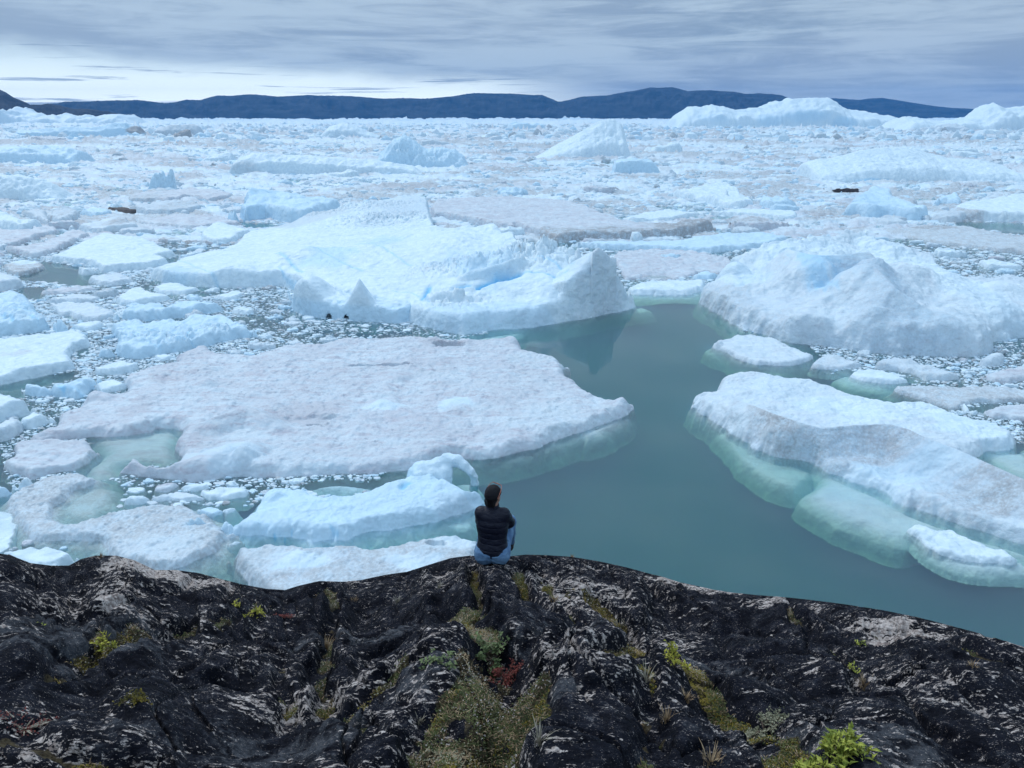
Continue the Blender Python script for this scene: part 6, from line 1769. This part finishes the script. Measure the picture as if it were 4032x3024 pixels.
plant('dwarf_willow', 'bright green dwarf willow shrub at the bottom right of the rock', 'shrub', 1790, 1662, size=.24, mat=M_WILLOW, n=560, L=.044, W=.016, up=.75, hgt=.085, stems=28, flat=.5)
plant('dwarf_willow', 'small yellow-green willow sprig in the crack right of the mossy gully', 'shrub', 1458, 1442, size=.10, mat=M_WILLOW2, n=110, L=.032, W=.014, up=.7, hgt=.14, stems=9)
plant('dwarf_willow', 'pale green willow mat at the head of the mossy crack, left', 'shrub', 243, 1398, size=.13, mat=M_WILLOW2, n=150, L=.032, W=.013, up=.5, hgt=.05, stems=12, flat=.5)
plant('dwarf_willow', 'yellow-leaved willow sprig below the left rock brink', 'shrub', 553, 1322, size=.12, mat=M_WILLOW2, n=100, L=.034, W=.014, up=.6, hgt=.06, stems=9, flat=.5)
plant('dwarf_willow', 'tiny yellow-leaved willow twig left of the yellow sprig', 'shrub', 512, 1312, size=.05, mat=M_WILLOW2, n=34, L=.026, W=.012, up=.6, hgt=.06, stems=4)
plant('dwarf_willow', 'tiny green sprig just under the pinkish hollow on the right', 'shrub', 1858, 1396, size=.04, mat=M_WILLOW, n=30, L=.026, W=.011, up=.7, hgt=.05, stems=4)
plant('dwarf_willow', 'tiny green sprig beside the dry tuft on the right slope', 'shrub', 1842, 1452, size=.05, mat=M_WILLOW, n=34, L=.028, W=.011, up=.7, hgt=.05, stems=4)
plant('dwarf_willow', 'tiny green leaf rosette on the dark slab, far left', 'shrub', 86, 1352, size=.035, mat=M_WILLOW, n=20, L=.022, W=.011, up=.5, hgt=.02, stems=4)
plant('creeping_shrub', 'red-leaved creeping shrub in the middle of the planted hollow', 'shrub', 1085, 1468, size=.15, mat=M_RED, n=420, L=.020, W=.010, up=.5, hgt=.045, stems=22, flat=.7)
plant('creeping_shrub', 'red and grey creeping shrub at the lower left edge', 'shrub', 52, 1572, size=.20, mat=M_RED, n=300, L=.015, W=.007, up=.6, hgt=.045, stems=44, flat=.6, stemmat=M_GREY)
plant('creeping_shrub', 'rusty red shrub patch below the left brink', 'shrub', 617, 1334, size=.10, mat=M_RED, n=150, L=.020, W=.009, up=.5, hgt=.03, stems=12, flat=.4)
plant('creeping_shrub', 'green round-leaved creeper above the red shrub', 'shrub', 1062, 1432, size=.20, mat=leaf_mat('dull_green_leaf', (0.06, 0.09, 0.035), (0.20, 0.25, 0.11), 16), n=420, L=.024, W=.018, up=.4, hgt=.05, stems=20, flat=.6)
plant('creeping_shrub', 'green creeper on the left rim of the planted hollow', 'shrub', 948, 1425, size=.12, mat=leaf_mat('dull_green_leaf', (0.06, 0.09, 0.035), (0.20, 0.25, 0.11), 16), n=170, L=.022, W=.016, up=.4, hgt=.03, stems=12, flat=.7)
plant('lichen_cushion', 'pale lichen cushion above the bright green willow', 'lichen cushion', 1650, 1582, size=.20, mat=M_LICH, n=900, L=.014, W=.010, up=.8, hgt=.05, stems=30, flat=.5)
plant('lichen_cushion', 'olive cushion plant on the left slab', 'lichen cushion', 290, 1510, size=.09, mat=M_MOSS, n=420, L=.012, W=.008, up=.8, hgt=.04, stems=14, flat=.7)
for i, (fx, fy, h, n, m_, lab) in enumerate([
        (704, 1400, .13, 70, M_DRY, 'brown dry grass filling the crack left of the middle block'), (716, 1318, .12, 40, M_GREY, 'thin bleached grass at the top of the middle crack'), (765, 1300, .07, 26, M_DRY, 'short dry grass on the brink left of the person'),
        (860, 1300, .10, 30, M_GREY, 'wispy grass at the upper left of the planted hollow'), (1870, 1482, .09, 60, M_DRY, 'orange-brown dry tuft on the right slope'), (1340, 1355, .12, 30, M_GREY, 'wispy pale grass beside the mossy gully'),
        (1395, 1470, .12, 30, M_GREY, 'pale grass stalks right of the willow sprig'), (1537, 1650, .09, 50, M_DRY, 'reddish dry tuft at the bottom, left of the willow'), (1480, 1510, .09, 36, M_DRY, 'brown tuft at the head of the lichen crack'),
        (283, 1366, .06, 50, M_DRY, 'low brown tuft beyond the pale willow mat'), (1236, 1199, .05, 40, M_DRY, 'sparse dry grass on the brink right of the person'), (218, 1198, .05, 24, M_DRY, 'dry grass on the left brink hump'),
        (1165, 1606, .14, 30, M_GREY, 'long thin stalks at the foot of the planted hollow'), (905, 1560, .07, 30, M_GREY, 'bleached tuft on the left of the planted hollow'), (2100, 1440, .06, 30, M_DRY, 'small dry tuft under the right brink'),
        (1195, 1300, .06, 40, M_DRY, 'low dry tuft behind the person, right'), (950, 1270, .06, 40, M_GREY, 'low pale tuft behind the person, left'), (1440, 1560, .10, 30, M_DRY, 'brown stalks in the dark joint above the bottom slabs')]):
    tuft(lab, fx, fy, h, n, m_, spread=.09 if n > 45 else .06)

# ground cover in the cracks and the hollow: moss, crowberry, lichen, grit
SM = (soil > .62) & (np.abs(PH) < .64) & (RR > 1.7) & (RR < 8)
ii = np.argwhere(SM)
wgt = (RR[SM] ** 2); wgt = wgt / wgt.sum()
NV = np.clip(fbm(X / .28, Y / .28, 4, 731), -1, 1); NV2 = fbm(X / .45, Y / .45, 4, 733)


def cover(name, sel, n, L, W, up, mat, label, dz=.0, flatn=False):
    m = sel[SM]
    w2 = wgt * m
    if w2.sum() <= 0: return
    k = rng.choice(len(ii), n, p=w2 / w2.sum())
    a, b = ii[k, 0], ii[k, 1]
    P = np.stack([X[a, b], Y[a, b], Zr[a, b] + CAMH], -1)
    P[:, :2] += rng.normal(0, .007, (n, 2)); P[:, 2] += rng.uniform(-.004, dz, n)
    V, F = leaves(P, L, W, up)
    tag(new_mesh(name, V, [F], mat, smooth=False), label, name.replace('_', ' '), kind='stuff')


mossy = ((PH > .10) & (RR > 3.6) & (PH < .30)) | ((PH < -.42) & (RR < 5.2))
cover('moss', mossy | (NV2 > .12), 15000, .014, .010, .5, M_MOSS, 'olive and ochre moss in the rock cracks', .012)
cover('crowberry_mat', (NV > -.15) & ~mossy, 24000, .014, .007, .7, M_COVER, 'dark green crowberry mat in the planted hollow', .022)
cover('lichen', (NV < -.08), 6500, .011, .009, .5, M_LICH, 'pale lichen crumbs among the low plants', .016)
cover('dry_litter', np.ones_like(SM), 12000, .030, .0035, .25, M_DRY, 'dry brown grass litter in the rock cracks', .015)
cover('grit', (NV2 < .0), 5000, .012, .011, .1, M_GRIT, 'pale stone grit between the plants', .004)
